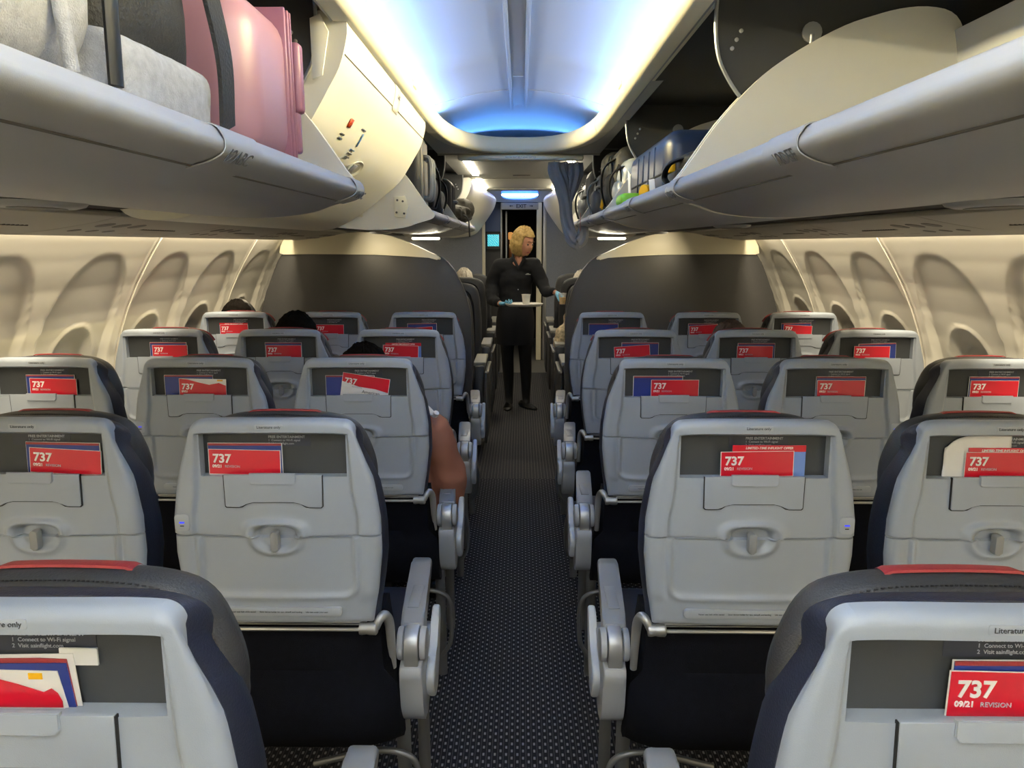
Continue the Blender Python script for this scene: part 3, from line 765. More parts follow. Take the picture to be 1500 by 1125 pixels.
# ---- overhead bins
OPEN = smoothpoly([(.392, 1.607), (.386, 1.596), (.390, 1.584), (.410, 1.573), (.468, 1.556), (.511, 1.541), (.575, 1.531), (.64, 1.527), (.72, 1.528), (.85, 1.538), (.97, 1.555), (1.06, 1.583), (1.105, 1.63), (1.118, 1.70), (1.112, 1.80), (1.095, 1.90), (1.075, 1.965)], 3)
INNER = smoothpoly([(.392, 1.607), (.400, 1.617), (.415, 1.619), (.45, 1.608), (.52, 1.598), (.60, 1.593), (.72, 1.591), (.85, 1.593), (.97, 1.603), (1.04, 1.625), (1.078, 1.65), (1.090, 1.72), (1.086, 1.80), (1.070, 1.90), (1.055, 1.965)], 3)
CHEEK = [(.424, 1.62), (.424, 1.643), (.456, 1.690), (.504, 1.758), (.568, 1.831), (.631, 1.886), (.711, 1.936), (.791, 1.976), (.855, 1.997), (.919, 2.013), (.984, 2.018), (1.043, 2.006), (1.075, 1.97), (1.095, 1.90), (1.112, 1.80), (1.115, 1.70), (1.10, 1.63), (1.05, 1.59), (.95, 1.56), (.72, 1.545), (.55, 1.56)]
def open_bin(sgn, y0, y1, lab, text_lab=None):
    root = empty('overhead_bin', (0, 0, 0), label=lab, cat='overhead bin', group='overhead luggage bins')
    y0 += .012; y1 -= .012; poly = OPEN+INNER[::-1][:-1]
    ny = [y0, y0+.008, y1-.008, y1]; rings = []
    for j, y in enumerate(ny):
        c = Vector((.75, 1.75)); e = .004 if j in (0, 3) else 0
        rings.append([(sgn*(p[0]+(e if p[0] < .6 else -e*.5)), y, p[1]+(e if p[1] < 1.7 else 0)) for p in poly])
    verts = [p for r in rings for p in r]; n = len(poly); faces = []
    for i in range(3):
        for k in range(n): a, b = i*n+k, i*n+(k+1) % n; faces.append((a, b, b+n, a+n))
    # end caps as strips
    nO, nI = len(OPEN), len(INNER)
    for base in (0, 3*n):
        outer = [base+i for i in range(nO)]; inner = [base]+[base+n-1-i for i in range(nI-1)]
        for i in range(min(len(outer), len(inner))-1):
            a, b, c, d = outer[i], outer[i+1], inner[i+1], inner[i]
            faces.append((a, b, c, d) if a != d else (a, b, c))
    bucket = obj('bucket', newmesh('bucket', verts, faces, M['bingrey'], True, 50), root)
    for nm, ya in (('end_panel', y0), ('end_panel', y1-.016)):
        bm = bmesh.new(); top_ = smoothpoly(CHEEK[1:14], 3); low_ = [q for q in OPEN if q[1] < 1.86][::-1]; bm_prism(bm, [(sgn*x, z) for x, z in top_+low_], ya-.001, ya+.016, 'Y'); obj(nm, bm_to(bm, nm, M['cream']), root)
    # groove line under the lip and label plates
    lip = [(.3915, 1.6075), (.3835, 1.596), (.3875, 1.5825), (.410, 1.5705), (.425, 1.5665)]
    tube('lip_groove', [(sgn*.434, y0+.01, 1.5652), (sgn*.434, y1-.01, 1.5652)], .0018, M['psud'], root, 6)
    return root
def lip_cover(root, sgn, ya, yb, s=None):
    pr = smoothpoly([(.425, 1.6185), (.400, 1.6180), (.3900, 1.6095), (.3843, 1.597), (.3880, 1.5828), (.409, 1.5712), (.440, 1.5630)], 4)
    o = sheet('lip_cover', [(sgn*a, b) for a, b in pr], -.0018*sgn, ya, yb, M['bingrey'], root)
    if s:
        text('lettering', s, .028, M['letterg2'], (sgn*.3868, (ya+yb)/2, 1.5722), (R(90+58) if 0 else 0, 0, 0), o)
    return o
M['letterg2'] = mat('plate_lettering', '66686c', .5)
def lip_text(s, sgn, y, parent, size=.02):
    # on the slanted lower face of the lip, read from below in the aisle
    me = text_mesh(s, size, M['letterg2'], bold=.01, align='CENTER')
    o = obj('lettering', me, parent)
    X = Vector((0, sgn*-1.0, 0)); X = Vector((0, 1, 0)) if sgn < 0 else Vector((0, -1, 0))
    a = R(48); Nn = Vector((-sgn*math.sin(a)*1, 0, -math.cos(a))).normalized(); Yv = Nn.cross(X).normalized()
    m = Matrix((X, Yv, Nn)).transposed().to_4x4(); m.translation = Vector((sgn*.394, y, 1.5742))+Nn*.0025; o.matrix_world = m
    o.matrix_local = m
BINS = [(-1, .385, 1.893, 'open left bin nearest the camera holding the pink suitcase'),
        (1, .385, 1.893, 'open empty right bin nearest the camera, grey lip across the corner'),
        (1, 1.893, 3.403, 'open right bin second from the camera holding the blue suitcase'),
        (-1, 3.403, 4.913, 'open left bin beyond the closed one, with black bags'),
        (1, 3.403, 4.913, 'open right bin third from the camera, beside the curtain'),
        (-1, 4.913, 6.42, 'open left bin with olive jacket, above the front cabin'),
        (1, 4.913, 6.42, 'open right bin behind the hanging curtain')]
for (sgn, a, b, lab) in BINS:
    r = open_bin(sgn, a, b, lab)
    for (ya, yb, tx) in ((a+.62, a+.70+.06, 1), (b-.10, b-.014, 0)):
        o = lip_cover(r, sgn, ya-.0, yb)
        if a < 3.5: lip_text(('12ABC' if sgn < 0 else '12DEF') if (a < 1 and tx) else ('11ABC' if sgn < 0 else '11DEF'), sgn, ya+.05 if tx else (ya+yb)/2, r, .030)
    # recessed finger pull under the belly
    bm = bmesh.new(); bm_lathe(bm, [(.012, -.004), (.05, -.004), (.062, .0), (.066, .006), (.04, .010)], 28)
    for v in bm.verts: v.co.y *= 1.5
    obj('finger_pull', bm_to(bm, 'finger_pull', M['bingrey']), r, (sgn*.80, a+.85, 1.524))
    bm = bmesh.new(); bm_lathe(bm, [(.01, -.0052), (.042, -.0050), (.042, -.003), (.01, -.002)], 28)
    for v in bm.verts: v.co.y *= 1.5; v.co.x *= .8
    obj('pull_recess', bm_to(bm, 'pull_recess', M['psud']), r, (sgn*.80, a+.85, 1.524))
CLOSED = smoothpoly([(.440, 2.03), (.425, 2.022), (.417, 1.995), (.420, 1.96), (.440, 1.896), (.470, 1.845), (.494, 1.806), (.543, 1.737), (.624, 1.670), (.68, 1.627), (.742, 1.585), (.80, 1.552), (.86, 1.530), (.93, 1.522), (1.0, 1.530), (1.04, 1.56)], 3)
def closed_bin(sgn, y0, y1, lab, flare=None):
    root = empty('overhead_bin', (0, 0, 0), label=lab, cat='overhead bin', group='overhead luggage bins')
    y0 += .012; y1 -= .012; rings = []; nn = 12
    for j in range(nn+1):
        k = j/nn; y = y0+(y1-y0)*k; P = CLOSED
        if flare: P = [(a+(c-a)*sstep(k, 0, 1), b+(d-b)*sstep(k, 0, 1)) for (a, b), (c, d) in zip(CLOSED, flare)]
        back = [(1.05, 1.80), (.80, 2.0)]
        rings.append([(sgn*x, y, z) for x, z in P+back])
    obj('bucket', loft_mesh('bucket', rings, M['cream'], sharp=45), root)
    return root
cb = closed_bin(-1, 1.893, 3.403, 'closed cream left bin between the pink suitcase and the black bags')
# edge band, label plate, handle, door stickers on the closed bin
def on_closed(k, y, lift=0):
    """k = arclength fraction on CLOSED"""
    P = [Vector(p) for p in CLOSED]; L = [0]
    for a, b in zip(P, P[1:]): L.append(L[-1]+(b-a).length)
    d = k*L[-1]
    for i in range(len(P)-1):
        if L[i+1] >= d: break
    t = (P[i+1]-P[i]).normalized(); q = P[i]+t*(d-L[i]); n = Vector((-t.y, t.x))
    if n.x > 0: n = -n
    q = q+n*lift; return Vector((-q.x, y, q.y)), Vector((-n.x, 0, n.y)), Vector((-t.x, 0, t.y))
def closed_patch(name, k0, k1, ya, yb, lift, m, parent, nk=6, poly=None):
    verts = []; faces = []
    for j in range(nk+1):
        for y in (ya, yb): verts.append(on_closed(k0+(k1-k0)*j/nk, y, lift)[0])
    for j in range(nk): faces.append((2*j, 2*j+1, 2*j+3, 2*j+2))
    o = obj(name, newmesh(name, verts, faces, m, True, 60), parent); md = o.modifiers.new('s', 'SOLIDIFY'); md.thickness = .0012; md.offset = 0; return o
tube('lip_groove', [on_closed(.125, 1.92, .0005)[0], on_closed(.125, 3.38, .0005)[0]], .0018, M['psud'], cb, 6)
lp = closed_patch('label_plate', .03, .14, 2.60, 2.70, .002, M['cream'], cb)
def orient_on(o, k, y, lift):
    q, n, t = on_closed(k, y, lift); X = Vector((0, -1, 0)) if False else Vector((0, 1, 0)); Yv = n.cross(X).normalized()
    m = Matrix((X, Yv, n)).transposed().to_4x4(); m.translation = q; o.matrix_local = m
o = obj('lettering', text_mesh('11ABC', .02, M['letterg2'], align='CENTER'), lp); orient_on(o, .09, 2.65, .006)
st_ = closed_patch('warning_sticker', .255, .285, 2.20, 2.235, .003, mat('sticker_red', 'd0502a', .4), cb, 2)
for kk in (.31, .325):
    o = closed_patch('sticker_text', kk, kk+.006, 2.18, 2.22, .003, M['letterg2'], cb, 1)
o = closed_patch('blue_sticker', .275, .325, 2.40, 2.412, .003, mat('sticker_blue', '4a80b8', .4), cb, 2)
for kk in (.26, .34, .355, .37): closed_patch('sticker_text', kk, kk+.005, 2.36, 2.41, .003, M['letterg2'], cb, 1)
# oval latch handle
bm = bmesh.new(); bm_lathe(bm, [(.03, .0), (.036, .0035), (.034, .006), (.028, .003), (.02, .001)], 32)
for v in bm.verts: v.co.x *= 2.3
o = obj('latch_handle', bm_to(bm, 'latch_handle', M['cream']), cb); q, n, t = on_closed(.40, 2.56, .002)
m_ = Matrix((Vector((0, 1, 0)), n.cross(Vector((0, 1, 0))).normalized(), n)).transposed().to_4x4() @ Matrix.Rotation(R(0), 4, 'Z'); m_.translation = q; o.matrix_local = m_
bm = bmesh.new(); bm_lathe(bm, [(.004, .001), (.026, .001), (.026, .0022), (.004, .0026)], 28)
for v in bm.verts: v.co.x = v.co.x*1.2+.028
o2 = obj('handle_recess', bm_to(bm, 'handle_recess', M['psu']), o)
bm = bmesh.new(); bm_box(bm, (-.026, 0, .004), (.05, .03, .006), .003); obj('handle_grip', bm_to(bm, 'handle_grip', M['bingrey']), o)
# curved bracket on top of partition next to the closed bin
tag(obj('hinge_plate', (lambda bm: (bm_prism(bm, [(-.50, 1.86), (-.475, 1.87), (-.455, 1.97), (-.475, 2.01), (-.50, 2.0)], 1.872, 1.880, 'Y', .002), bm_to(bm, 'hinge_plate', M['cream']))[1])(bmesh.new())), 'cream hinge plate beside the upper corner of the closed left bin', 'hinge')
FL = smoothpoly([(.31, 2.03), (.30, 2.022), (.290, 1.995), (.295, 1.96), (.31, 1.91), (.33, 1.87), (.355, 1.83), (.40, 1.765), (.45, 1.695), (.485, 1.65), (.53, 1.60), (.59, 1.57), (.66, 1.555), (.75, 1.545), (.85, 1.54), (.95, 1.56)], 3)
for sgn, w in ((-1, 'left'), (1, 'right')):
    b_ = closed_bin(sgn, 6.42, 9.1, 'closed cream bin flaring toward the front bulkhead, %s side' % w, FL)
# white hinge brackets on the inside of the third left bin's near end panel
for i, (x, z) in enumerate(((.74, 1.64), (.54, 1.635))):
    bm = bmesh.new(); s_ = .9
    bm_prism(bm, [(-x-.03, z-.05), (-x+.02, z-.055), (-x+.035, z+.0), (-x+.02, z+.045), (-x-.03, z+.04)], 3.398, 3.410, 'Y', .004)
    h = obj('bin_bracket', bm_to(bm, 'bin_bracket', M['ring'])); tag(h, 'white screwed bracket on the far left bin end panel, %s' % ('outer one' if i == 0 else 'inner one'), 'bracket')
    bm = bmesh.new()
    for (a, b) in ((-.02, -.03), (.01, .02), (-.015, .025), (.015, -.035)): bm_lathe(bm, [(.001, 0), (.005, .0), (.005, .003), (.002, .004)], 10, (-x+a, 3.395, z+b), 'Y')
    obj('screw', bm_to(bm, 'screw', M['psud']), h)
# ---- cove ring (rounded at the front) and ceiling dome
YS = 3.30; YE = 4.50
def ringpath(n=28):
    P = [(-.395, YB), (-.395, -2), (-.395, 0), (-.395, 1.5), (-.395, 2.6)]
    for k in range(n+1):
        a = PI-PI*k/n; c, s = math.cos(a), math.sin(a)
        P.append((math.copysign(abs(c)**.72, c)*.395, YS+(YE-YS)*abs(s)**.72))
    P += [(.395, 2.6), (.395, 1.5), (.395, 0), (.395, -2), (.395, YB)]
    return P
RP = ringpath()
RPROF = smoothpoly([(.066, 2.012), (.055, 2.002), (.02, 2.0), (.004, 2.004), (-.006, 2.018), (-.009, 2.04), (-.006, 2.065), (.002, 2.085), (.010, 2.092), (.018, 2.088), (.024, 2.07), (.040, 2.06), (.12, 2.06)], 3)
def ringnorm(i):
    a = Vector(RP[max(i-1, 0)]); b = Vector(RP[min(i+1, len(RP)-1)]); t = (b-a).normalized(); return Vector((-t.y, t.x))
rings = []
for i, p in enumerate(RP):
    n = ringnorm(i); rings.append([(p[0]+n.x*o_, p[1]+n.y*o_, z) for o_, z in RPROF])
struct(obj('trim_6', loft_mesh('trim_6', rings, M['ring'], caps=False, closed=False, sharp=60)))
# joints of the ring segments
for i in (7, len(RP)-8):
    p = RP[i]; n = ringnorm(i); struct(tube('trim_7', [(p[0]+n.x*(o_-.0), p[1]+n.y*(o_-.0), z) for o_, z in RPROF[2:26]], .0022, M['ring'], n=6))
def dome(x, y):
    ax = abs(x)/.52
    if y > YS: ax = (ax**2.8+((y-YS)/(YE+1.0-YS))**5)**(1/5)
    ax = min(1, ax); return (x, y, 2.15+.105*(1-ax**3.2))
xs = [-.52+1.04*i/64 for i in range(65)]; ys_ = [YB, -2, 0, 1, 2, 2.6, 3.0]+[3.2+.06*i for i in range(39)]
struct(grid('ceiling', xs, ys_, dome, M['ceil']))
for y in (.90, 3.96):
    struct(tube('trim_8', [(x, y, dome(x, y)[2]-.001) for x in [-.48+.04*i for i in range(25)]], .003, M['ceil'], n=6))
# centre channel with two light-coloured rails
bm = bmesh.new(); bm_box(bm, (0, 0, 2.252), (.060, 9.6, .014)); struct(obj('trim_9', bm_to(bm, 'trim_9', M['track'])))
for x in (-.040, .040):
    struct(box('trim_10', (x, 0, 2.246), (.016, 9.6, .012), M['ceil'], bev=.003))
for y in (.9, 3.62):
    struct(box('trim_11', (0, y, 2.244), (.05, .012, .004), M['ceil'], bev=.001))
# soffit around the front of the ring
verts = []; faces = []
idx = [i for i in range(len(RP)) if RP[i][1] >= 2.6]
for i in idx:
    p = RP[i]; n = ringnorm(i); a = Vector((p[0]+n.x*.05, p[1]+n.y*.05)); 
    d = Vector((p[0], p[1]-3.3)); 
    if p[1] <= YS+.01: b = Vector((math.copysign(.50, p[0]), p[1]))
    else:
        k = min(.50/max(abs(d.x), 1e-4), (4.62-3.3)/max(d.y, 1e-4)); b = Vector((d.x*k, 3.3+d.y*k))
    verts += [(a.x, a.y, 2.006), (b.x, b.y, 2.008)]
for k in range(len(idx)-1): faces.append((2*k, 2*k+1, 2*k+3, 2*k+2))
struct(obj('trim_12', newmesh('trim_12', verts, faces, M['ceilg'], True, 80)))
for sg in (-1, 1):
    struct(obj('trim_12', newmesh('trim_12', [(sg*.50, 4.62, 2.008), (sg*.50, 4.0, 2.008), (sg*.40, 4.62, 2.008), (sg*.44, 4.35, 2.008)], [(0, 1, 3, 2)], M['ceilg'])))
    # small slotted lamp pod on the ring
    pod = box('cove_pod', (sg*.388, 2.85, 2.05), (.016, .075, .032), M['ring'], bev=.007, seg=3); tag(pod, 'small cream pod on the %s ceiling rim' % ('left' if sg < 0 else 'right'), 'lamp pod')
# front ceiling
struct(box('ceiling', (0, (4.6+8.3)/2, 2.065), (1.06, 8.3-4.6, .03), M['ceilg'], bev=0)); struct(box('ceiling', (0, 8.75, 2.165), (1.06, .95, .03), M['ceilg'], bev=0)); struct(box('trim_13', (0, 8.31, 2.10), (1.06, .02, .10), M['ceilg'], bev=0))
struct(box('trim_13', (0, 4.61, 2.03), (1.0, .02, .06), M['ceilg'], bev=0))
for y in (6.75, 8.0): struct(box('trim_14', (0, y, 2.048), (.9, .010, .006), M['psu'], bev=0))
struct(box('trim_15', (.02, 6.45, 2.047), (.15, .03, .006), M['psud'], bev=.002))
# curtain rail
rl = box('curtain_rail', (.012, 4.55, 1.978), (.765, .05, .036), M['ring'], bev=.014, seg=3); tag(rl, 'cream rail across the aisle ceiling carrying the curtain', 'rail')
obj('lettering', text_mesh('FASTEN SEAT BELT WHILE SEATED', .012, M['letterg2'], align='CENTER'), rl, (.012, 4.5235, 1.974), (R(90), 0, 0))
# ---- lights of the front cabin
for i, (sg, y0, y1) in enumerate(((-1, 5.25, 6.35), (-1, 6.75, 7.9), (1, 5.25, 6.35), (1, 6.75, 7.9))):
    l = box('ceiling_light', (sg*.372, (y0+y1)/2, 2.043), (.05, y1-y0, .014), M['lampw'], bev=.004); tag(l, 'bright ceiling light strip, %s side, %s one' % ('left' if sg < 0 else 'right', 'nearer' if i % 2 == 0 else 'farther'), 'ceiling light', 'ceiling light strips in the front cabin')
dm = empty('dome_light', (0, 0, 0), label='oval blue ceiling dome with white light bar before the exit sign', cat='dome light')
P_dome = [(.225*math.copysign(abs(math.cos(t))**.7, math.cos(t)), .075*math.copysign(abs(math.sin(t))**.7, math.sin(t))) for t in [2*PI*k/40 for k in range(40)]]
bm = bmesh.new(); bm_prism(bm, P_dome, -.012, .012, 'Z', .004, 2); obj('blue_dome', bm_to(bm, 'blue_dome', M['domeblue']), dm, (0.0, 8.98, 2.062), (R(62), 0, 0))
bm = bmesh.new(); bm_box(bm, (0, 8.93, 2.048), (.44, .03, .018), .006); obj('light_bar', bm_to(bm, 'light_bar', M['lampc']), dm)
for sg, w in ((-1, 'left'), (1, 'right')):
    for i, (x0, x1, y) in enumerate(((.52, .70, 4.80), (1.20, 1.38, 4.70))):
        l = box('wash_lamp', (sg*(x0+x1)/2, y, 1.508 if i else 1.498), (x1-x0, .03, .012), M['lampw'], bev=.004); tag(l, 'small bright lamp above the %s partition, %s one' % (w, 'inboard' if i == 0 else 'outboard'), 'lamp', 'small lamps above the partitions')
# ---- class dividers
DV = [(.30, .02), (.30, .98), (.308, 1.05), (.33, 1.15), (.36, 1.22), (.40, 1.30), (.44, 1.35), (.49, 1.388), (.55, 1.405), (.90, 1.418), (1.30, 1.422), (1.475, 1.418), (1.52, 1.35), (1.60, 1.16), (1.655, .98), (1.69, .80), (1.69, .02)]
for sg, w in ((-1, 'left'), (1, 'right')):
    r = empty('class_divider', (0, 0, 0), label='large charcoal partition %s of the aisle behind the fifth row' % w, cat='partition')
    bm = bmesh.new(); bm_prism(bm, [(sg*x, z) for x, z in DV], 4.55, 4.60, 'Y', .010, 3); obj('panel', bm_to(bm, 'panel', M['divider'], 30), r)
    TP = [(.487, 1.374), (.495, 1.366), (.56, 1.378), (.90, 1.396), (1.30, 1.400), (1.470, 1.398), (1.492, 1.410), (1.485, 1.45), (1.455, 1.50), (1.40, 1.505), (1.20, 1.508), (1.0, 1.540), (.80, 1.512), (.66, 1.460), (.56, 1.414), (.50, 1.388)]
    bm = bmesh.new(); bm_prism(bm, [(sg*x, z) for x, z in smoothpoly(TP, 2, True)], 4.535, 4.615, 'Y', .006, 3); obj('top_trim', bm_to(bm, 'top_trim', M['ring'], 30), r)
    struct(box('trim_16', (sg*1.24, 4.57, 1.55), (.35, .02, .10), M['cream'], bev=0))
# ---- front bulkhead, doorway and galley
def bk(x0, x1, z0, z1, y=YF, t=.03, m='bulk', nm='wall_front', bev=0): return struct(box(nm, ((x0+x1)/2, y+t/2, (z0+z1)/2), (x1-x0, t, z1-z0), M[m], bev=bev))
bk(-1.74, -.47, 0, 2.07); bk(.335, 1.74, 0, 2.07)
bk(-.47, -.43, 0, 1.96, YF-.01, .05, 'ring', 'trim_17', .008); bk(.21, .275, 0, 1.97, YF-.02, .06, 'ring', 'trim_18', .010); bk(.29, .335, 0, 1.97, YF-.01, .05, 'silver', 'trim_19', .01)
bk(-.53, .53, 1.975, 2.16, YF, .03, 'ceilg')
bk(-.43, -.235, 1.62, 1.975, YF+.16, .03, 'blueg'); bk(-.43, -.235, 0, 1.36, YF+.16, .03, 'divider'); bk(-.43, -.235, 1.36, 1.62, YF+.20, .03, 'housing2')
bk(-.242, -.225, 0, 1.97, YF+.14, .5, 'silver'); bk(-.185, -.165, 0, 1.88, YF+.4, .04, 'silver')
struct(box('wall_front', (.0, 11.3, 1.0), (2.4, .04, 2.2), M['housing'], bev=0)); struct(box('ceiling', (0, 10.3, 2.10), (2.4, 2.2, .04), M['housing'], bev=0))
for sg in (-1, 1): struct(box('wall_front', (sg*1.0, 10.3, 1.0), (.04, 2.2, 2.2), M['housing'], bev=0))
mo = empty('wall_monitor', (0, 0, 0), label='small turquoise monitor on the galley wall left of the attendant', cat='monitor')
obj('bezel', (lambda b: (bm_box(b, (-.335, YF+.15, 1.50), (.17, .03, .20), .006), bm_to(b, 'bezel', M['psud']))[1])(bmesh.new()), mo)
obj('screen', (lambda b: (bm_box(b, (-.335, YF+.13, 1.51), (.145, .008, .145), .001), bm_to(b, 'screen', M['screen']))[1])(bmesh.new()), mo)
ex = empty('exit_sign', (0, 0, 0), label='pale exit sign with two arrows above the doorway', cat='exit sign')
obj('sign_board', (lambda b: (bm_box(b, (.0, YF-.015, 1.925), (.46, .025, .085), .006), bm_to(b, 'sign_board', M['ceilg']))[1])(bmesh.new()), ex)
obj('lettering', text_mesh('EXIT', .062, M['letterd'], bold=.02, align='CENTER'), ex, (.018, YF-.030, 1.903), (R(90), 0, 0))
for sg in (-1, 1):
    bm = bmesh.new(); c = .018+sg*.125
    bm_prism(bm, [(c-sg*.022, 1.921), (c+sg*.004, 1.921), (c+sg*.004, 1.912), (c+sg*.022, 1.925), (c+sg*.004, 1.938), (c+sg*.004, 1.929), (c-sg*.022, 1.929)], YF-.031, YF-.029, 'Y'); obj('arrow', bm_to(bm, 'arrow', M['letterd']), ex)
gl = empty('galley_lamp', (0, 0, 0), label='amber glow of a galley lamp seen through the dark doorway', cat='lamp')
obj('lamp_body', (lambda b: (bm_box(b, (-.125, YF+.7, 1.57), (.06, .05, .10), .015), bm_to(b, 'lamp_body', M['amber']))[1])(bmesh.new()), gl)
obj('lamp_stack', (lambda b: (bm_box(b, (-.115, YF+.7, 1.36), (.07, .05, .3), .01), bm_to(b, 'lamp_stack', mat('copper_urn', '9c5a2c', .35, metal=.5)))[1])(bmesh.new()), gl)
# ---- front cabin seats
def fc_seat(sg, y, lab, k):
    r = empty('recliner_chair', ((-.56 if sg < 0 else .63), y, 0), label=lab, cat='front cabin seat', group='dark front cabin seats')
    def shell(wf, w, top, d0, d1, m, nm):
        def f():
            rings = []
            prof = [(-w*.86, .42), (-w*.96, .60), (-w, .80), (-w*.985, .95), (-w*.93, top-.09), (-w*.80, top-.03), (-w*.5, top-.004), (0, top), (w*.5, top-.004), (w*.80, top-.03), (w*.93, top-.09), (w*.985, .95), (w, .80), (w*.96, .60), (w*.86, .42)]
            P = smoothpoly(prof, 4); cx = 0; cz = .8
            for (yy, s) in ((d0, .94), (d0+.008, .985), (d0+.025, 1.0), (d1-.03, 1.0), (d1-.01, .98), (d1, .93)):
                rings.append([((x-cx)*s+cx, yy-(z-.6)*.10, (z-cz)*s+cz) for x, z in P])
            return loft_mesh(nm, rings, M[m])
        return f
    part('seat_shell', 'fcshell', shell(0, .262, 1.165, -.02, .05, 'divider', 'seat_shell'), r)
    part('inner_panel', 'fcinner', shell(0, .21, 1.12, -.032, -.01, 'char', 'inner_panel'), r)
    part('cushion_back', 'fccush', shell(0, .235, 1.14, .045, .15, 'char', 'cushion_back'), r)
    part('seat_cushion', 'fcbase', lambda: (lambda b: (bm_box(b, (0, .42, .44), (.48, .52, .16), .04, 3), bm_to(b, 'seat_cushion', M['char']))[1])(bmesh.new()), r)
    ax = -sg*.290
    def arm():
        b = bmesh.new(); bm_box(b, (ax, .30, .645), (.085, .40, .03), .008); return bm_to(b, 'armrest', M['psu'])
    part('armrest', ('fcarm', sg), arm, r)
    def con():
        b = bmesh.new(); bm_box(b, (ax, .28, .38), (.075, .42, .52), .02); bm_box(b, (-sg*.338, .22, .36), (.020, .50, .50), .009); return bm_to(b, 'side_console', M['divider'])
    part('side_console', ('fccon', sg), con, r)
    def edge():
        b = bmesh.new(); bm_tube(b, [(-sg*.350, -.03, .612), (-sg*.350, .47, .600)], .008, 8); return bm_to(b, 'console_edge', M['psu'])
    part('console_edge', ('fcedge', sg), edge, r)
    def leg(yy):
        def f():
            b = bmesh.new(); bm_box(b, (-sg*.2, yy, .15), (.04, .05, .30), .006); return bm_to(b, 'leg', M['psud'])
        return f
    part('leg', ('fcleg', sg, 0), leg(.15), r); part('leg', ('fcleg', sg, 1), leg(.45), r)
    return r
for k in range(4):
    for sg, w in ((-1, 'left'), (1, 'right')):
        fc_seat(sg, 4.80+.94*k, 'dark front cabin aisle seat %s of the aisle, %s behind the partition' % (w, ordn[k].replace('nearest', 'first')), k)
# ---- curtain tied up at the right end of the rail
def curtain():
    r = empty('divider_curtain', (0, 0, 0), label='blue-grey curtain bunched and looped at the right end of the rail', cat='curtain')
    def strand(P, rad, folds, nm, ph=0):
        P = smoothpoly(P, 6); rr = smoothpoly([(a, 0) for a in rad], 1); rings = []
        n = 40; N = len(P)
        for i, p in enumerate(P):
            p = Vector(p); t = (Vector(P[min(i+1, N-1)])-Vector(P[max(i-1, 0)])).normalized()
            X = Vector((1, 0, 0)); X = (X-t*X.dot(t)); X = X.normalized() if X.length > .15 else Vector((0, 0, 1)); Y = t.cross(X)
            f = i/(N-1)*(len(rad)-1); j = min(int(f), len(rad)-2); ra = rad[j]+(rad[j+1]-rad[j])*(f-j)
            rings.append([p+(X*math.cos(a)*ra+Y*math.sin(a)*ra*.6)*(1+.22*math.sin(folds*a+ph+.15*i)) for a in [2*PI*k/n for k in range(n)]])
        obj(nm, loft_mesh(nm, rings, M['curtain'], sharp=80), r)
    def q(x, y, Y=4.60):   # world XZ of a measured spot on the curtain plane
        return (x, Y, y)
    strand([(.235, 4.60, 1.955), (.235, 4.60, 1.90), (.265, 4.60, 1.82), (.290, 4.60, 1.72), (.300, 4.59, 1.62), (.325, 4.58, 1.53), (.355, 4.57, 1.475), (.395, 4.57, 1.50), (.405, 4.58, 1.57)], [.045, .050, .045, .036, .034, .036, .040, .036, .026], 5, 'curtain_strand')
    strand([(.345, 4.62, 1.955), (.345, 4.62, 1.89), (.325, 4.62, 1.80), (.305, 4.61, 1.72)], [.045, .047, .036, .024], 6, 'curtain_strand', 1)
    strand([(.285, 4.61, 1.96), (.29, 4.61, 1.92), (.295, 4.61, 1.86)], [.018, .016, .010], 4, 'curtain_strand', 2)
    for x in (.22, .25, .29, .33, .36): tube('curtain_hook', [(x, 4.57, 1.975), (x, 4.585, 1.945)], .004, M['silver'], r, 6)
curtain()
# ---------------------------------------------------------------- LIGHTS
def area(name, loc, size, sizey, power, col, direction, spread=180, parent=None):
    l = bpy.data.lights.new(name, 'AREA'); l.shape = 'RECTANGLE'; l.size = size; l.size_y = sizey; l.energy = power; l.color = col; l.spread = R(spread)
    o = bpy.data.objects.new(name, l); C.objects.link(o); o.location = loc
    d = Vector(direction).normalized(); Yv = Vector((0, 1, 0)); Z = -d; X = Yv.cross(Z).normalized(); m = Matrix((X, Yv, Z)).transposed().to_4x4(); m.translation = Vector(loc); o.matrix_world = m
    return o
W = (1, .84, .56)
def aim(o, d): o.rotation_euler = Vector(d).to_track_quat('-Z', 'Y').to_euler()
for x, e in ((0, 1.7),): aim(area('dome_end_fill', (x, 4.98, 2.105), .80, .02, e, (.12, .35, 1.0), (0, -.5, 1), 120), (0, -.7, 1))  # extra strip added beyond the ring to brighten the dome's far end
L1, L0 = 3.35, YB
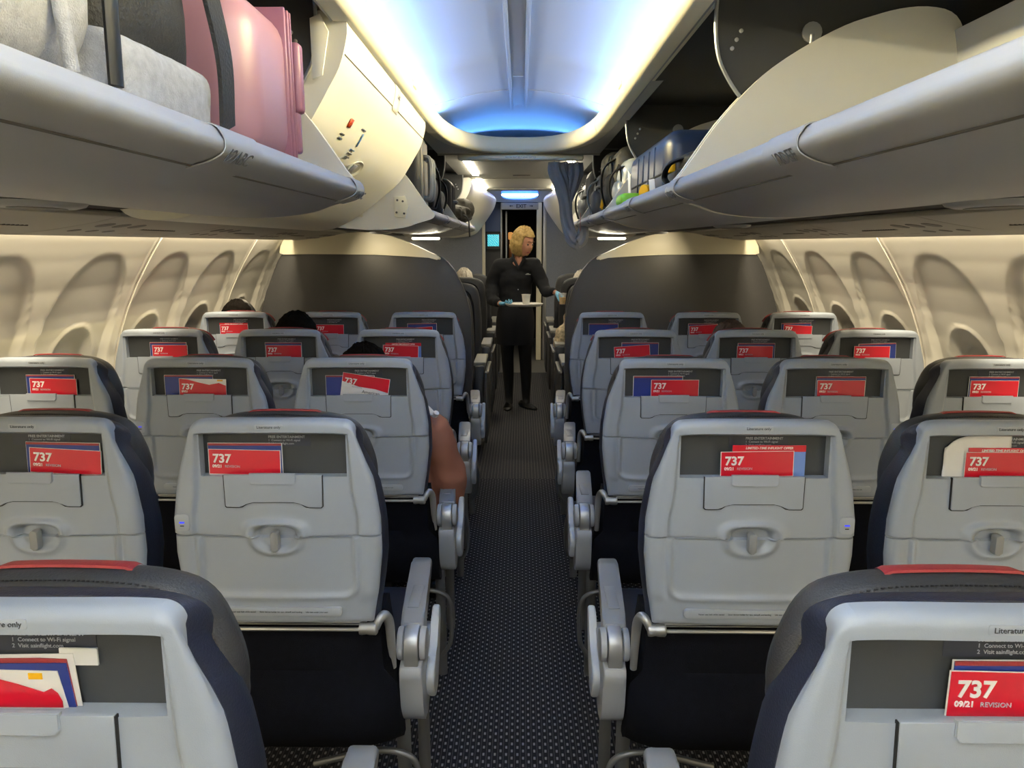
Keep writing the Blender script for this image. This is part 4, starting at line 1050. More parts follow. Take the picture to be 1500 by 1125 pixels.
for sg in (-1, 1):
    # cove: blue wash up on the dome edge, white wash for the dome, warm strip firing across the aisle
    for (l0, l1, nm, pb, pc, pw, pm) in ((L0, .6, 'aft', 0, 0, 96, 120), (.6, 4.15, 'mid', 9, 6.5, 4, 13)):
        y = (l0+l1)/2; n = l1-l0
        if pb: area('cove_led_blue_'+nm, (sg*.450, y, 2.105), .03, n, pb, (.0, .22, 1.0), (-sg*.5, 0, 1), 120)
        if pc: area('cove_led_cyan_'+nm, (sg*.462, y, 2.112), .02, n, pc, (.03, .60, 1.0), (-sg*.12, 0, 1), 80)
        area('cove_led_white_'+nm, (sg*.478, y, 2.120), .02, n, pw, (.86, .93, 1), (-sg*1, 0, .42), 120)
        area('cove_led_warm_'+nm, (sg*.480, y, 2.128), .022, n, pm, (1, .82, .38), (-sg*1, 0, -.20), 50)
    area('divider_fill', (sg*1.0, 4.15, 1.50), .05, .05, .9, W, (-sg*.25, 1, -.15), 120)  # added fill light that lifts the partition's top trim, not a lit reading lamp
    area('wall_wash', (sg*1.402, (YB+4.38)/2, 1.565), .025, 4.38-YB, 85, W, (sg*.30, 0, -1), 170)
    area('wall_wash_front', (sg*1.402, (4.75+8.9)/2, 1.565), .025, 4.1, 40, W, (sg*.30, 0, -1), 170)
# ---------------------------------------------------------------- WORLD, CAMERA
w = bpy.data.worlds.new('world'); scene.world = w; w.use_nodes = True
w.node_tree.nodes['Background'].inputs[0].default_value = (.5, .55, .6, 1); w.node_tree.nodes['Background'].inputs[1].default_value = .0
cam = bpy.data.cameras.new('camera'); co = bpy.data.objects.new('camera', cam); C.objects.link(co); scene.camera = co
cam.sensor_fit = 'HORIZONTAL'; cam.sensor_width = 36; cam.lens = 36*1050/1500; cam.clip_start = .02
th = math.atan(204.5/1050); yaw = math.atan(13*math.cos(th)/1050)
co.location = (.015, 0, 1.46); co.rotation_euler = (R(90)-th, 0, yaw)
scene.view_settings.view_transform = 'Standard'; scene.view_settings.look = 'None'; scene.view_settings.gamma = 1; scene.view_settings.use_curve_mapping = False
scene.view_settings.exposure = 0.02
scene.cycles.use_denoising = True
# ================================================================ LUGGAGE
def rbox(bm, c, s, r, seg=4, rot=None): return bm_box(bm, c, s, r, seg, rot)
def P_(name, parent, m, fn, sharp=45, **k):
    bm = bmesh.new(); fn(bm); return obj(name, bm_to(bm, name, m, sharp), parent, **k)
FZ = 1.594   # bin floor height
# pink hard-shell suitcase standing on its long edge, front of the shell toward the aisle
def pink_case():
    r = empty('suitcase', (-.705, 1.375, FZ+.006), label='pink hard-shell suitcase standing in the open left bin', cat='suitcase')
    def body(b): bm_box(b, (0, 0, .140), (.56, .285, .275), .062, 6)
    P_('shell', r, M['pink'], body)
    P_('rib', r, M['pink'], lambda b: [bm_box(b, (x, -.140, .145), (.016, .016, .20), .007, 3) for x in (.155, .115, .0, -.04, -.08)]+[bm_box(b, (x, -.01, .283), (.016, .17, .012), .005, 3) for x in (.155, .115)])
    P_('zip_seam', r, M['pinkd'], lambda b: [bm_box(b, (.0, .040+dy, .145), (.572, .006, .284), .003, 2) for dy in (0, .020, .034)])
    P_('top_handle', r, M['pink'], lambda b: bm_box(b, (.09, -.05, .290), (.10, .08, .022), .008, 3))
    def side(b):
        bm_box(b, (.285, .098, .175), (.022, .030, .13), .009, 3); bm_box(b, (.280, .098, .085), (.016, .022, .10), .007, 3)
    P_('side_handle', r, M['pinkd'], side)
    for (x, z) in ((-.18, .05), (-.18, .24)):
        P_('wheel', r, M['black'], lambda b, x=x, z=z: bm_lathe(b, [(.004, -.01), (.02, -.01), (.022, 0), (.02, .01), (.004, .01)], 16, (-.285, .05 if z < .1 else -.05, z), 'Y'))
pink_case()
# grey canvas duffel backpack with black mesh pocket and straps
def soft(name, parent, m, c, s, r, amp=.012, fr=9, seed=0, cuts=5, sharp=80):
    bm = bmesh.new(); bmesh.ops.create_cube(bm, size=1)
    bmesh.ops.subdivide_edges(bm, edges=bm.edges[:], cuts=cuts*3, use_grid_fill=True)
    for v in bm.verts:
        p = Vector((v.co.x*2, v.co.y*2, v.co.z*2)); q = Vector(p)
        # superellipsoid-ish rounding
        L = (abs(p.x)**r+abs(p.y)**r+abs(p.z)**r)**(1/r); mx = max(abs(p.x), abs(p.y), abs(p.z)); q = p*(mx/L) if L > 0 else p
        v.co = Vector((q.x*s[0]/2, q.y*s[1]/2, q.z*s[2]/2))
        n = v.co.normalized(); d = noise.fractal(v.co*fr+Vector((seed, seed*2, 0)), 1, 2, 3)*amp
        v.co += n*d; v.co += Vector(c)
    return obj(name, bm_to(bm, name, m, sharp), parent)
def backpack():
    r = empty('duffel_bag', (-.66, .885, FZ+.015), label='heather grey duffel with black mesh pocket beside the pink suitcase', cat='bag')
    soft('body', r, M['greyfab'], (0, -.17, .19), (.46, .26, .38), 5, .012, 7, 1)
    soft('front_pocket', r, M['greyfab'], (.01, .075, .042), (.46, .29, .105), 6, .008, 9, 2)
    soft('mesh_panel', r, M['mesh'], (0, .07, .19), (.45, .27, .33), 4, .010, 8, 3)
    P_('zipper', r, M['black'], lambda b: bm_tube(b, smoothpoly([(.228, -.055, .38), (.236, -.058, .30), (.238, -.060, .20), (.236, -.062, .10), (.234, -.062, .02)], 4), .011, 8, flat=.6))
    P_('side_seam', r, M['greyfab'], lambda b: bm_tube(b, smoothpoly([(.205, -.20, .37), (.226, -.135, .25), (.232, -.15, .12), (.228, -.13, .02)], 5), .007, 8))
    def strap(b):
        pts = smoothpoly([(.20, .00, .395), (.235, .07, .34), (.25, .12, .27), (.255, .16, .18), (.258, .185, .10), (.250, .20, .015)], 6)
        for i in range(len(pts)-1):
            pass
        rings = []
        for p in pts:
            p = Vector(p); rings.append([b.verts.new(p+Vector(o)) for o in ((-.003, -.022, -.008), (.003, -.022, -.008), (.003, .022, .008), (-.003, .022, .008))])
        for A, B in zip(rings, rings[1:]):
            for k in range(4): b.faces.new((A[k], A[(k+1) % 4], B[(k+1) % 4], B[k]))
        b.faces.new(rings[0][::-1]); b.faces.new(rings[-1])
    P_('shoulder_strap', r, M['mesh'], strap)
    P_('clip', r, M['baggrey'], lambda b: (bm_tube(b, [(.243+.0, .055+.018*math.cos(a), .365+.026*math.sin(a)) for a in [2*PI*k/16 for k in range(16)]], .004, 6, close=True), bm_tube(b, [(.24, .03, .43), (.245, .055, .392)], .006, 6)))
backpack()
r = soft('cap', None, M['bagblack'], (0, 0, 0), (.20, .13, .07), 3, .012, 14, 8); r.location = (-.50, .50, FZ+.075); tag(r, 'dark navy cap lying at the camera end of the left bin', 'cap')
# generic rollers and packs
def roller(name, loc, size, m, lab, rz=0, ribs=4, handle=True, group=None):
    r = empty(name, loc, rz, label=lab, cat='suitcase', group=group); sx, sy, sz = size
    P_('shell', r, m, lambda b: (bm_box(b, (0, 0, sz/2), size, min(size)*.22, 4)))
    def rb(b):
        for i in range(ribs):
            y = (-.5+(i+.5)/ribs)*sy*.8; bm_box(b, (sgnx*sx/2, y, sz/2), (.008, .012, sz*.7), .003, 2)
    sgnx = 1 if loc[0] < 0 else -1
    if ribs: P_('rib', r, m, rb)
    if handle:
        P_('carry_handle', r, M['baggrey'] if m is not M['baggrey'] else M['bagblack'], lambda b: bm_tube(b, smoothpoly([(sgnx*(sx/2-.002), -.075, sz*.5), (sgnx*(sx/2+.018), -.06, sz*.5), (sgnx*(sx/2+.022), 0, sz*.5), (sgnx*(sx/2+.018), .06, sz*.5), (sgnx*(sx/2-.002), .075, sz*.5)], 4), .009, 8))
    for (yy, zz) in ((-sy*.32, .03), (sy*.32, .03)):
        P_('wheel', r, M['black'], lambda b, yy=yy, zz=zz: bm_lathe(b, [(.004, -.008), (.018, -.008), (.02, 0), (.018, .008), (.004, .008)], 14, (-sgnx*(sx/2-.0), yy, zz), 'Y'))
    return r
def pack(name, loc, size, m, lab, cat='backpack', seed=1, strapm='black', rz=0):
    r = empty(name, loc, rz, label=lab, cat=cat); sx, sy, sz = size; sg = 1 if loc[0] < 0 else -1
    soft('body', r, m, (0, 0, sz/2), size, 4, .014, 8, seed)
    soft('pocket', r, m, (sg*sx*.40, 0, sz*.36), (sx*.3, sy*.78, sz*.5), 4, .008, 11, seed+4)
    P_('strap', r, M[strapm], lambda b: bm_tube(b, smoothpoly([(sg*sx*.38, -sy*.3, sz*.85), (sg*(sx*.5+.03), -sy*.25, sz*.7), (sg*(sx*.5+.04), -sy*.12, sz*.4), (sg*(sx*.5+.02), -sy*.2, sz*.12)], 5), .012, 8, flat=.5))
    P_('zipper', r, M['black'], lambda b: bm_tube(b, smoothpoly([(sg*sx*.47, -sy*.33, sz*.45), (sg*sx*.49, -sy*.2, sz*.82), (sg*sx*.49, sy*.2, sz*.82), (sg*sx*.47, sy*.33, sz*.45)], 5), .004, 6))
    return r
# third left bin
def handle_case():
    r = empty('suitcase', (-.70, 3.62, FZ+.004), label='black suitcase with big grey side handle, left bin past the closed one', cat='suitcase')
    P_('shell', r, M['bagblack'], lambda b: bm_box(b, (0, 0, .19), (.48, .26, .38), .03, 3))
    P_('front_panel', r, M['psud'], lambda b: bm_box(b, (.238, 0, .19), (.02, .20, .32), .009, 3))
    P_('side_handle', r, M['baggrey'], lambda b: bm_tube(b, smoothpoly([(.245, -.05, .27), (.275, -.05, .26), (.28, -.05, .18), (.275, -.05, .09), (.245, -.05, .08)], 5)+smoothpoly([(.245, .05, .08), (.275, .05, .09), (.28, .05, .18), (.275, .05, .26), (.245, .05, .27)], 5), .013, 8, close=True))
    for z in (.05, .32): P_('wheel', r, M['black'], lambda b, z=z: bm_lathe(b, [(.004, -.01), (.02, -.01), (.022, 0), (.02, .01), (.004, .01)], 14, (-.24, -.08, z), 'Y'))
handle_case()
pack('backpack', (-.66, 3.98, FZ+.014), (.40, .28, .34), M['bagblack'], 'black backpack with dangling buckle strap beyond the handled suitcase', seed=11)
bk_ = pack('backpack', (-.66, 4.34, FZ+.014), (.40, .26, .28), M['bagblack'], 'black backpack farthest in the left open bin before the partition', seed=12)
r = empty('luggage_strap', (-.455, 4.05, FZ+.05), label='dark webbing strap with pronged buckle hanging over a black backpack', cat='strap')
P_('webbing', r, M['bagblack'], lambda b: bm_tube(b, smoothpoly([(0, -.04, .26), (.02, 0, .16), (.025, .03, .06), (.03, .05, .0)], 5), .016, 8, flat=.3))
P_('buckle', r, M['sticker'], lambda b: [bm_box(b, (.032, .055, -.005), (.012, .05, .035), .004)]+[bm_box(b, (.032, .055+d, -.03), (.008, .010, .035), .003) for d in (-.02, .02)])
roller('suitcase', (-.70, 5.10, FZ+.004), (.50, .26, .30), M['bagblack'], 'black ribbed suitcase in the left bin above the front cabin', ribs=4, handle=True)
def jacket():
    r = soft('jacket', None, M['olive'], (0, 0, 0), (.42, .66, .14), 3, .045, 9, 21, cuts=9); r.location = (-.60, 5.66, FZ+.09); tag(r, 'crumpled olive jacket spilling over the lip of the left bin', 'jacket')
    c = P_('drawstring', r, M['bagblack'], lambda b: bm_tube(b, smoothpoly([(.19, -.22, -.01), (.225, -.23, -.04), (.232, -.23, -.10), (.236, -.24, -.17)], 4), .006, 6)); c.location = (0, 0, 0)
    soft('sleeve', r, M['olive'], (.16, .20, .05), (.16, .22, .15), 2.5, .02, 12, 5, cuts=4)
jacket()
# second right bin
def blue_case():
    r = empty('suitcase', (.70, 2.86, FZ+.004), label='navy blue hard-shell suitcase in the second right bin', cat='suitcase')
    P_('shell', r, M['blueshell'], lambda b: bm_box(b, (0, 0, .12), (.42, .80, .235), .055, 5))
    P_('rib', r, M['blueshell'], lambda b: [bm_box(b, (-.208, y, .12), (.012, .02, .16), .005) for y in (-.2, -.08, .04, .16)]+[bm_box(b, (0, y, .236), (.34, .02, .010), .004) for y in (-.2, -.08, .04, .16)])
    P_('zip_seam', r, M['bagblack'], lambda b: bm_box(b, (0, 0, .095), (.428, .808, .008), .003))
    for y in (-.2, .2): P_('wheel', r, M['black'], lambda b, y=y: bm_lathe(b, [(.004, -.01), (.02, -.01), (.022, 0), (.02, .01), (.004, .01)], 14, (.2, y, .05), 'Y'))
blue_case()
pack('backpack', (.62, 2.19, FZ+.008), (.30, .28, .12), M['bagblack'], 'slumped black backpack with a yellow zip pull, second right bin', seed=31)
y_ = P_('zip_pull', None, M['yellow'], lambda b: bm_box(b, (0, 0, 0), (.02, .03, .03), .006)); y_.location = (.462, 2.22, FZ+.09); tag(y_, 'small yellow tag clipped on the slumped black backpack', 'tag')
tg = P_('luggage_tag', None, M['white'], lambda b: bm_box(b, (0, 0, .05), (.002, .06, .10), .0008)); tg.scale = (.6, .6, .6); tg.location = (.450, 2.44, FZ+.016); tg.rotation_euler = (0, R(-8), R(20)); tag(tg, 'white paper luggage tag standing at the lip, second right bin', 'luggage tag')
lr = P_('tape_roll', None, M['yellow'], lambda b: bm_lathe(b, [(.030, -.02), (.055, -.02), (.055, .02), (.030, .02)], 24, (0, 0, .055), 'X')); lr.scale = (.5, .5, .5); lr.location = (.452, 2.60, FZ+.016); lr.rotation_euler = (0, 0, R(25)); tag(lr, 'round yellow-orange item at the lip beside the white tag', 'container')
gr = P_('pouch', None, M['green'], lambda b: bm_box(b, (0, 0, .02), (.10, .16, .045), .018, 3)); gr.location = (.44, 2.86, FZ+.014); tag(gr, 'bright lime green pouch at the bin lip beside the yellow item', 'pouch')
wp = P_('paper_sheet', None, M['white'], lambda b: bm_box(b, (0, 0, .06), (.002, .07, .11), .0008)); wp.location = (.468, 3.08, FZ+.045); wp.rotation_euler = (R(20), R(-6), 0); tag(wp, 'folded white sheet leaning beside the lime green pouch', 'paper')
# third right bin
pack('backpack', (.68, 3.58, FZ+.014), (.40, .22, .26), M['bagsilver'], 'silver grey backpack at the near end of the third right bin', seed=41)
pack('backpack', (.68, 3.86, FZ+.014), (.42, .26, .34), M['bagblack'], 'tall black quilted backpack beyond the silver grey one', seed=42)
roller('suitcase', (.70, 4.18, FZ+.004), (.46, .24, .36), M['bagblack'], 'upright black suitcase with grey handle near the curtain', ribs=0)
pack('backpack', (.64, 4.50, FZ+.014), (.36, .24, .28), M['baggrey'], 'grey backpack with light straps right beside the curtain', seed=43, strapm='bagsilver')
tw = P_('cord_bundle', None, M['yellow'], lambda b: bm_tube(b, smoothpoly([(0, 0, 0), (.01, .03, .04), (0, .05, .01), (.01, .02, .07)], 5), .006, 6)); tw.location = (.455, 4.02, FZ+.055); tag(tw, 'yellow cord hanging from the black backpack in third right bin', 'cord')
rb = P_('ribbon_tag', None, M['redl'], lambda b: bm_box(b, (0, 0, -.05), (.002, .03, .11), .0008)); rb.location = (.378, 4.50, FZ+.05); tag(rb, 'faded red ribbon tag hanging over the lip beside the curtain', 'tag')
roller('suitcase', (.70, 5.12, FZ+.004), (.46, .26, .36), M['baggrey'], 'dark grey upright suitcase seen behind the curtain', ribs=3)
pack('backpack', (.66, 5.50, FZ+.014), (.40, .30, .30), M['baggrey'], 'grey backpack behind the curtain, beyond the dark grey suitcase', seed=51)

# ================================================================ PEOPLE
def skin_obj(nodes, edges, root=0, sub=2):
    """nodes: (x,y,z,r) -> evaluated mesh with verts in place"""
    me = bpy.data.meshes.new('sk'); me.from_pydata([n[:3] for n in nodes], edges, []); me.update()
    o = bpy.data.objects.new('sk', me); C.objects.link(o)
    o.modifiers.new('s', 'SKIN')
    if not me.skin_vertices: 
        bm = bmesh.new(); bm.from_mesh(me); bm.verts.layers.skin.verify(); bm.to_mesh(me); bm.free()
    sv = me.skin_vertices[0].data
    for i, n in enumerate(nodes):
        r = n[3]; sv[i].radius = (r, r) if not isinstance(r, tuple) else r; sv[i].use_root = (i == root)
    if sub: m = o.modifiers.new('u', 'SUBSURF'); m.levels = sub; m.render_levels = sub
    dg = bpy.context.evaluated_depsgraph_get(); dg.update(); ev = o.evaluated_get(dg); out = bpy.data.meshes.new_from_object(ev)
    bpy.data.objects.remove(o); return out
def limbs(nodes, edges):
    """closed tapered capsules along the skeleton, united afterwards by the voxel remesh into one surface"""
    out = []
    def rr(n): return n[3] if isinstance(n[3], tuple) else (n[3], n[3])
    bm = bmesh.new()
    def one(fn):
        b = bmesh.new(); fn(b); me = bpy.data.meshes.new('l'); bmesh.ops.recalc_face_normals(b, faces=b.faces); b.to_mesh(me); b.free(); out.append(me)
    for n in nodes:
        rx, ry = rr(n); rz = min(rx, ry)
        def f(b, n=n, rx=rx, ry=ry, rz=rz):
            bmesh.ops.create_uvsphere(b, u_segments=20, v_segments=14, radius=1)
            for v in b.verts: v.co = Vector((n[0]+v.co.x*rx, n[1]+v.co.y*ry, n[2]+v.co.z*rz))
        one(f)
    for a, c in edges:
        A, B = nodes[a], nodes[c]; pa, pb = Vector(A[:3]), Vector(B[:3]); t = (pb-pa)
        if t.length < 1e-4: continue
        t.normalize(); X = Vector((1, 0, 0)); X = X-t*X.dot(t)
        X = X.normalized() if X.length > .2 else Vector((0, 1, 0)).cross(t).normalized(); Y = t.cross(X).normalized()
        ra, rb = rr(A), rr(B)
        if abs(t.z) < .6: ra = (min(ra),)*2; rb = (min(rb),)*2
        def f(b):
            R1 = [b.verts.new(pa+X*math.cos(q)*ra[0]+Y*math.sin(q)*ra[1]) for q in [2*PI*k/20 for k in range(20)]]
            R2 = [b.verts.new(pb+X*math.cos(q)*rb[0]+Y*math.sin(q)*rb[1]) for q in [2*PI*k/20 for k in range(20)]]
            for k in range(20): b.faces.new((R1[k], R1[(k+1) % 20], R2[(k+1) % 20], R2[k]))
            b.faces.new(R1[::-1]); b.faces.new(R2)
        one(f)
    return out
def chain_mesh(parts_, m, name, voxel=0, smooth_it=0, wrinkle=0):
    bm = bmesh.new()
    for me in parts_: bm.from_mesh(me)
    out = bpy.data.meshes.new(name); bm.to_mesh(out); bm.free()
    out.materials.clear(); out.materials.append(m)
    if voxel:
        o = bpy.data.objects.new('rm', out); C.objects.link(o); md = o.modifiers.new('r', 'REMESH'); md.mode = 'VOXEL'; md.voxel_size = voxel
        if smooth_it: s_ = o.modifiers.new('s', 'SMOOTH'); s_.iterations = smooth_it; s_.factor = .5
        dg = bpy.context.evaluated_depsgraph_get(); dg.update(); res = bpy.data.meshes.new_from_object(o.evaluated_get(dg)); bpy.data.objects.remove(o); out = res; out.name = name
    if wrinkle:
        for v in out.vertices:
            d = noise.fractal(Vector((v.co.x*9, v.co.y*9, v.co.z*16)), 1, 2, 2)*wrinkle; v.co += v.normal*d
        out.update()
    out.shade_smooth(); out.materials.clear(); out.materials.append(m)
    for p in out.polygons: p.material_index = 0
    return out
def head_mesh(R3, pos, s=1.0):
    """face toward local -Y; pos = centre of head"""
    bm = bmesh.new(); bmesh.ops.create_uvsphere(bm, u_segments=40, v_segments=32, radius=1)
    for v in bm.verts:
        x, y, z = v.co; a, b, c = x*.076, y*.095, z*.118
        if z < 0: k = 1-.30*(-z)**1.4; a *= k; b = b*(1-.10*(-z)) - .006*(-z)
        if y < 0:  # face side
            f = -y
            b += .010*f*max(0, 1-abs(z)*1.2)   # flatten
            nose = math.exp(-((x/.16)**2))*math.exp(-(((z+.18)/.22)**2))*f; b -= .026*nose if z < .1 else .026*nose
            for sx in (-1, 1):
                b += .010*math.exp(-(((x-sx*.40)/.22)**2+((z-.06)/.14)**2))*f
                b -= .006*math.exp(-(((x-sx*.48)/.25)**2+((z+.25)/.22)**2))*f
            b -= .006*math.exp(-((x/.35)**2+((z+.55)/.09)**2))*f
            b += .005*math.exp(-((x/.35)**2+((z+.69)/.06)**2))*f
            b -= .010*math.exp(-((x/.3)**2+((z+.88)/.16)**2))*f
            b -= .005*math.exp(-((x/.7)**2+((z-.28)/.10)**2))*f
        v.co = Vector((a, b, c))
    for sx in (-1, 1):
        r = bmesh.ops.create_uvsphere(bm, u_segments=12, v_segments=10, radius=1)
        for v in r['verts']: v.co = Vector((sx*.076+v.co.x*.010, .008+v.co.y*.018, -.008+v.co.z*.030))
    me = bpy.data.meshes.new('h'); 
    for v in bm.verts: v.co = R3 @ (v.co*s)+pos
    bm.to_mesh(me); bm.free(); return me
M['sclera'] = mat('sclera', 'a08c80', .5)
def face_bits(parent, R3, pos, s=1.0, lip='a85a50'):
    def at(x, y, z): return R3 @ (Vector((x, y, z))*s)+pos
    for sx in (-1, 1):
        bm = bmesh.new(); bmesh.ops.create_uvsphere(bm, u_segments=14, v_segments=10, radius=.0075*s)
        for v in bm.verts: v.co = v.co+at(sx*.030, -.0770, .006)
        e = obj('eye', bm_to(bm, 'eye', M['sclera']), parent)
        bm = bmesh.new(); bmesh.ops.create_uvsphere(bm, u_segments=12, v_segments=8, radius=.0062*s)
        for v in bm.verts: v.co = v.co+at(sx*.030, -.0815, .004)
        obj('iris', bm_to(bm, 'iris', M['black']), e)
        bm = bmesh.new(); bm_tube(bm, [at(sx*.014, -.093, .028), at(sx*.030, -.094, .034), at(sx*.046, -.084, .030)], [.0022, .003, .0015], 6); obj('eyebrow', bm_to(bm, 'eyebrow', M['brownhair']), parent)
    bm = bmesh.new(); bm_tube(bm, smoothpoly([at(-.022, -.078, -.066), at(-.010, -.0865, -.063), at(.010, -.0865, -.063), at(.022, -.078, -.066)], 3), [.0015]+[.0045]*8+[.0015], 6); obj('lips', bm_to(bm, 'lips', mat('lips', lip, .5)), parent)
def hair_mesh(R3, pos, s, m, style='short', seed=0):
    bm = bmesh.new(); bmesh.ops.create_uvsphere(bm, u_segments=56, v_segments=40, radius=1)
    rem = []
    for v in bm.verts:
        x, y, z = v.co; k = 1.0
        a, b, c = x*.086, y*.106+.006, z*.128+.004
        n = noise.fractal(Vector((x*9, y*9, z*3+seed)), 1, 2, 3)
        strand = .0035*math.sin(34*math.atan2(y, x)+4*z+n*3)
        if style == 'bob':
            if z < 0: a = x*(.092+.010*(-z)); b = y*(.108)+.010; c = z*.135
            if y < -.15 and z < .42: b = max(b, -.035-.02*abs(x)) ; a = a*1.0
            c = max(c, -.118)
        else:
            if z < -.1: a *= .93; b *= .93
            if y < -.1 and z < .35: b = max(b, -.02); a *= .9
            c = max(c, -.085)
        q = Vector((a, b, c)); q += Vector((x, y, z))*(n*.006+strand); v.co = R3 @ (q*s)+pos
    return bm_to(bm, 'hair', m, 70)
def hand_mesh(wrist, fdir, palm, s=1.0, curl=.5, flip=1, r=.009):
    """skinned five-finger hand; fdir = along the fingers, palm = palm normal"""
    f = Vector(fdir).normalized(); n = Vector(palm).normalized(); n = (n-f*n.dot(f)).normalized(); sd = f.cross(n).normalized()*flip; w = Vector(wrist)
    nodes = []; edges = []
    def add(p, rr, par=None):
        nodes.append((p.x, p.y, p.z, rr)); 
        if par is not None: edges.append((par, len(nodes)-1))
        return len(nodes)-1
    a = add(w, .020*s); b = add(w+f*.035*s, (.026*s, .017*s), a); c = add(w+f*.070*s, (.032*s, .014*s), b)
    ms = [skin_obj(nodes, edges, 0, 1)]
    for i, (off, L) in enumerate(((-.030, .060), (-.010, .072), (.011, .068), (.030, .052))):
        base = w+f*.062*s+sd*off*s; d = f; nn = [(base.x, base.y, base.z, r*s)]; ee = []
        p = base; ang = 0
        for j, l in enumerate((.45, .32, .23)):
            ang += curl*(.55+.12*i+.25*j); dd = (f*math.cos(ang)+n*math.sin(ang)); p = p+dd*L*l*s+f*0; nn.append((p.x, p.y, p.z, r*s*(1-.1*(j+1)))); ee.append((j, j+1))
        ms.append(skin_obj(nn, ee, 0, 1))
    base = w+f*.022*s-sd*.020*s; p1 = base+(f*.022-sd*.024+n*.010)*s; p2 = p1+(f*.024-sd*.008+n*.016*curl*1.5)*s; p3 = p2+(f*.018+n*.012*curl*1.5)*s
    ms.append(skin_obj([(base.x, base.y, base.z, r*1.25*s), (p1.x, p1.y, p1.z, r*1.15*s), (p2.x, p2.y, p2.z, r*s), (p3.x, p3.y, p3.z, r*.85*s)], [(0, 1), (1, 2), (2, 3)], 0, 1))
    return ms
def attendant():
    X0, Y0 = -.03, 6.36
    r = empty('person', (0, 0, 0), label='blonde person in a dark uniform standing in the aisle holding a tray', cat='person')
    V = Vector
    HR = Matrix.Rotation(R(50), 3, 'Z') @ Matrix.Rotation(R(16), 3, 'X'); hp = V((.035, 6.28, 1.475))
    HRm = HR
    hipL, hipR = V((-.115, 6.38, .84)), V((.055, 6.38, .84))     # viewer left / right
    J = [V((-.03, 6.39, .90)), V((-.035, 6.40, 1.03)), V((-.03, 6.39, 1.17)), V((-.02, 6.37, 1.27)), V((.0, 6.34, 1.345)), V((.02, 6.31, 1.40))]
    def body():
        n = [(J[0].x, J[0].y, J[0].z, (.135, .105)), (J[1].x, J[1].y, J[1].z, (.115, .095)), (J[2].x, J[2].y, J[2].z, (.125, .095)), (J[3].x, J[3].y, J[3].z-.02, (.11, .075)), (J[4].x, J[4].y, J[4].z, .050), (J[5].x, J[5].y, J[5].z, .050)]
        e = [(i, i+1) for i in range(5)]
        def ch(start, pts):
            p = start
            for q in pts: n.append(q); e.append((p, len(n)-1)); p = len(n)-1
        ch(3, [(-.175, 6.38, 1.255, .045), (-.245, 6.40, 1.10, .045), (-.235, 6.28, .985, .036), (-.170, 6.16, .965, .026)])
        ch(3, [(.130, 6.365, 1.255, .045), (.195, 6.34, 1.14, .045), (.235, 6.24, 1.06, .036), (.295, 6.13, 1.065, .026)])
        ch(0, [(-.105, 6.38, .80, .070), (-.105, 6.365, .50, .042), (-.097, 6.395, .30, .038), (-.092, 6.41, .09, .028), (-.092, 6.37, .035, .022)])
        ch(0, [(.050, 6.38, .80, .070), (.055, 6.365, .50, .042), (.060, 6.395, .30, .038), (.062, 6.41, .09, .028), (.062, 6.37, .035, .022)])
        b = limbs(n, e)
        hm = head_mesh(HRm, hp)
        hands = hand_mesh((-.170, 6.16, .965), (.75, -.55, -.05), (0, .1, 1), 1.0, .5, 1)+hand_mesh((.295, 6.13, 1.065), (.75, -.25, -.35), (-.3, .1, -1), 1.0, .75, 1)
        return chain_mesh(b+[hm]+hands, M['skin'], 'body', .007, 3)
    obj('body', body(), r)
    face_bits(r, HRm, hp)
    hb = V((.0, .0, .0))
    obj('hair', hair_mesh(HRm, hp+V((0, 0, .006)), 1.03, M['blond'], 'bob', 3), r)
    # cardigan: torso and sleeves
    n = [(-.03, 6.39, .92, (.150, .120)), (-.035, 6.40, 1.00, (.146, .118)), (-.035, 6.40, 1.08, (.146, .115)), (-.03, 6.39, 1.17, (.158, .118)), (-.022, 6.38, 1.255, (.145, .090)), (-.012, 6.355, 1.315, (.075, .062))]
    e = [(i, i+1) for i in range(5)]
    def ch(start, pts):
        p = start
        for q in pts: n.append(q); e.append((p, len(n)-1)); p = len(n)-1
    ch(4, [(-.170, 6.38, 1.270, .070), (-.215, 6.39, 1.19, .064), (-.245, 6.40, 1.10, .060), (-.238, 6.29, .990, .052), (-.185, 6.175, .968, .038)])
    ch(4, [(.130, 6.36, 1.275, .070), (.165, 6.35, 1.21, .064), (.197, 6.34, 1.14, .060), (.237, 6.24, 1.060, .050), (.287, 6.143, 1.066, .037)])
    cg = obj('cardigan', chain_mesh(limbs(n, e), M['cardigan'], 'cardigan', .008, 8, .006), r)
    # placket, button, name pin, collar
    def fr(z): return 6.39-.118
    P_('collar', r, M['skirt'], lambda b: [bm_box(b, (-.055, 6.275, 1.325), (.05, .018, .075), .006, 2, Matrix.Rotation(R(-24), 3, 'Y')), bm_box(b, (.055, 6.262, 1.325), (.05, .018, .075), .006, 2, Matrix.Rotation(R(24), 3, 'Y'))]) if False else None
    def neck(b):
        bm_tube(b, smoothpoly([(-.052, 6.33, 1.385), (-.050, 6.285, 1.345), (-.020, 6.258, 1.285), (-.005, 6.255, 1.245)], 4), [.012]*13, 8, flat=.6); bm_tube(b, smoothpoly([(.055, 6.32, 1.385), (.045, 6.278, 1.345), (.012, 6.255, 1.285), (-.005, 6.255, 1.245)], 4), [.012]*13, 8, flat=.6)
    P_('collar', r, M['cardigan'], neck)
    P_('neckline', r, M['skin'], lambda b: bm_prism(b, [(-.028, 1.36), (.030, 1.36), (.004, 1.262)], 6.262, 6.275, 'Y', .004, 2))
    P_('button', r, M['silver'], lambda b: [bm_lathe(b, [(.001, -.002), (.005, -.002), (.004, .001), (.001, .002)], 12, (-.008, 6.272, z), 'Y') for z in (1.075,)])
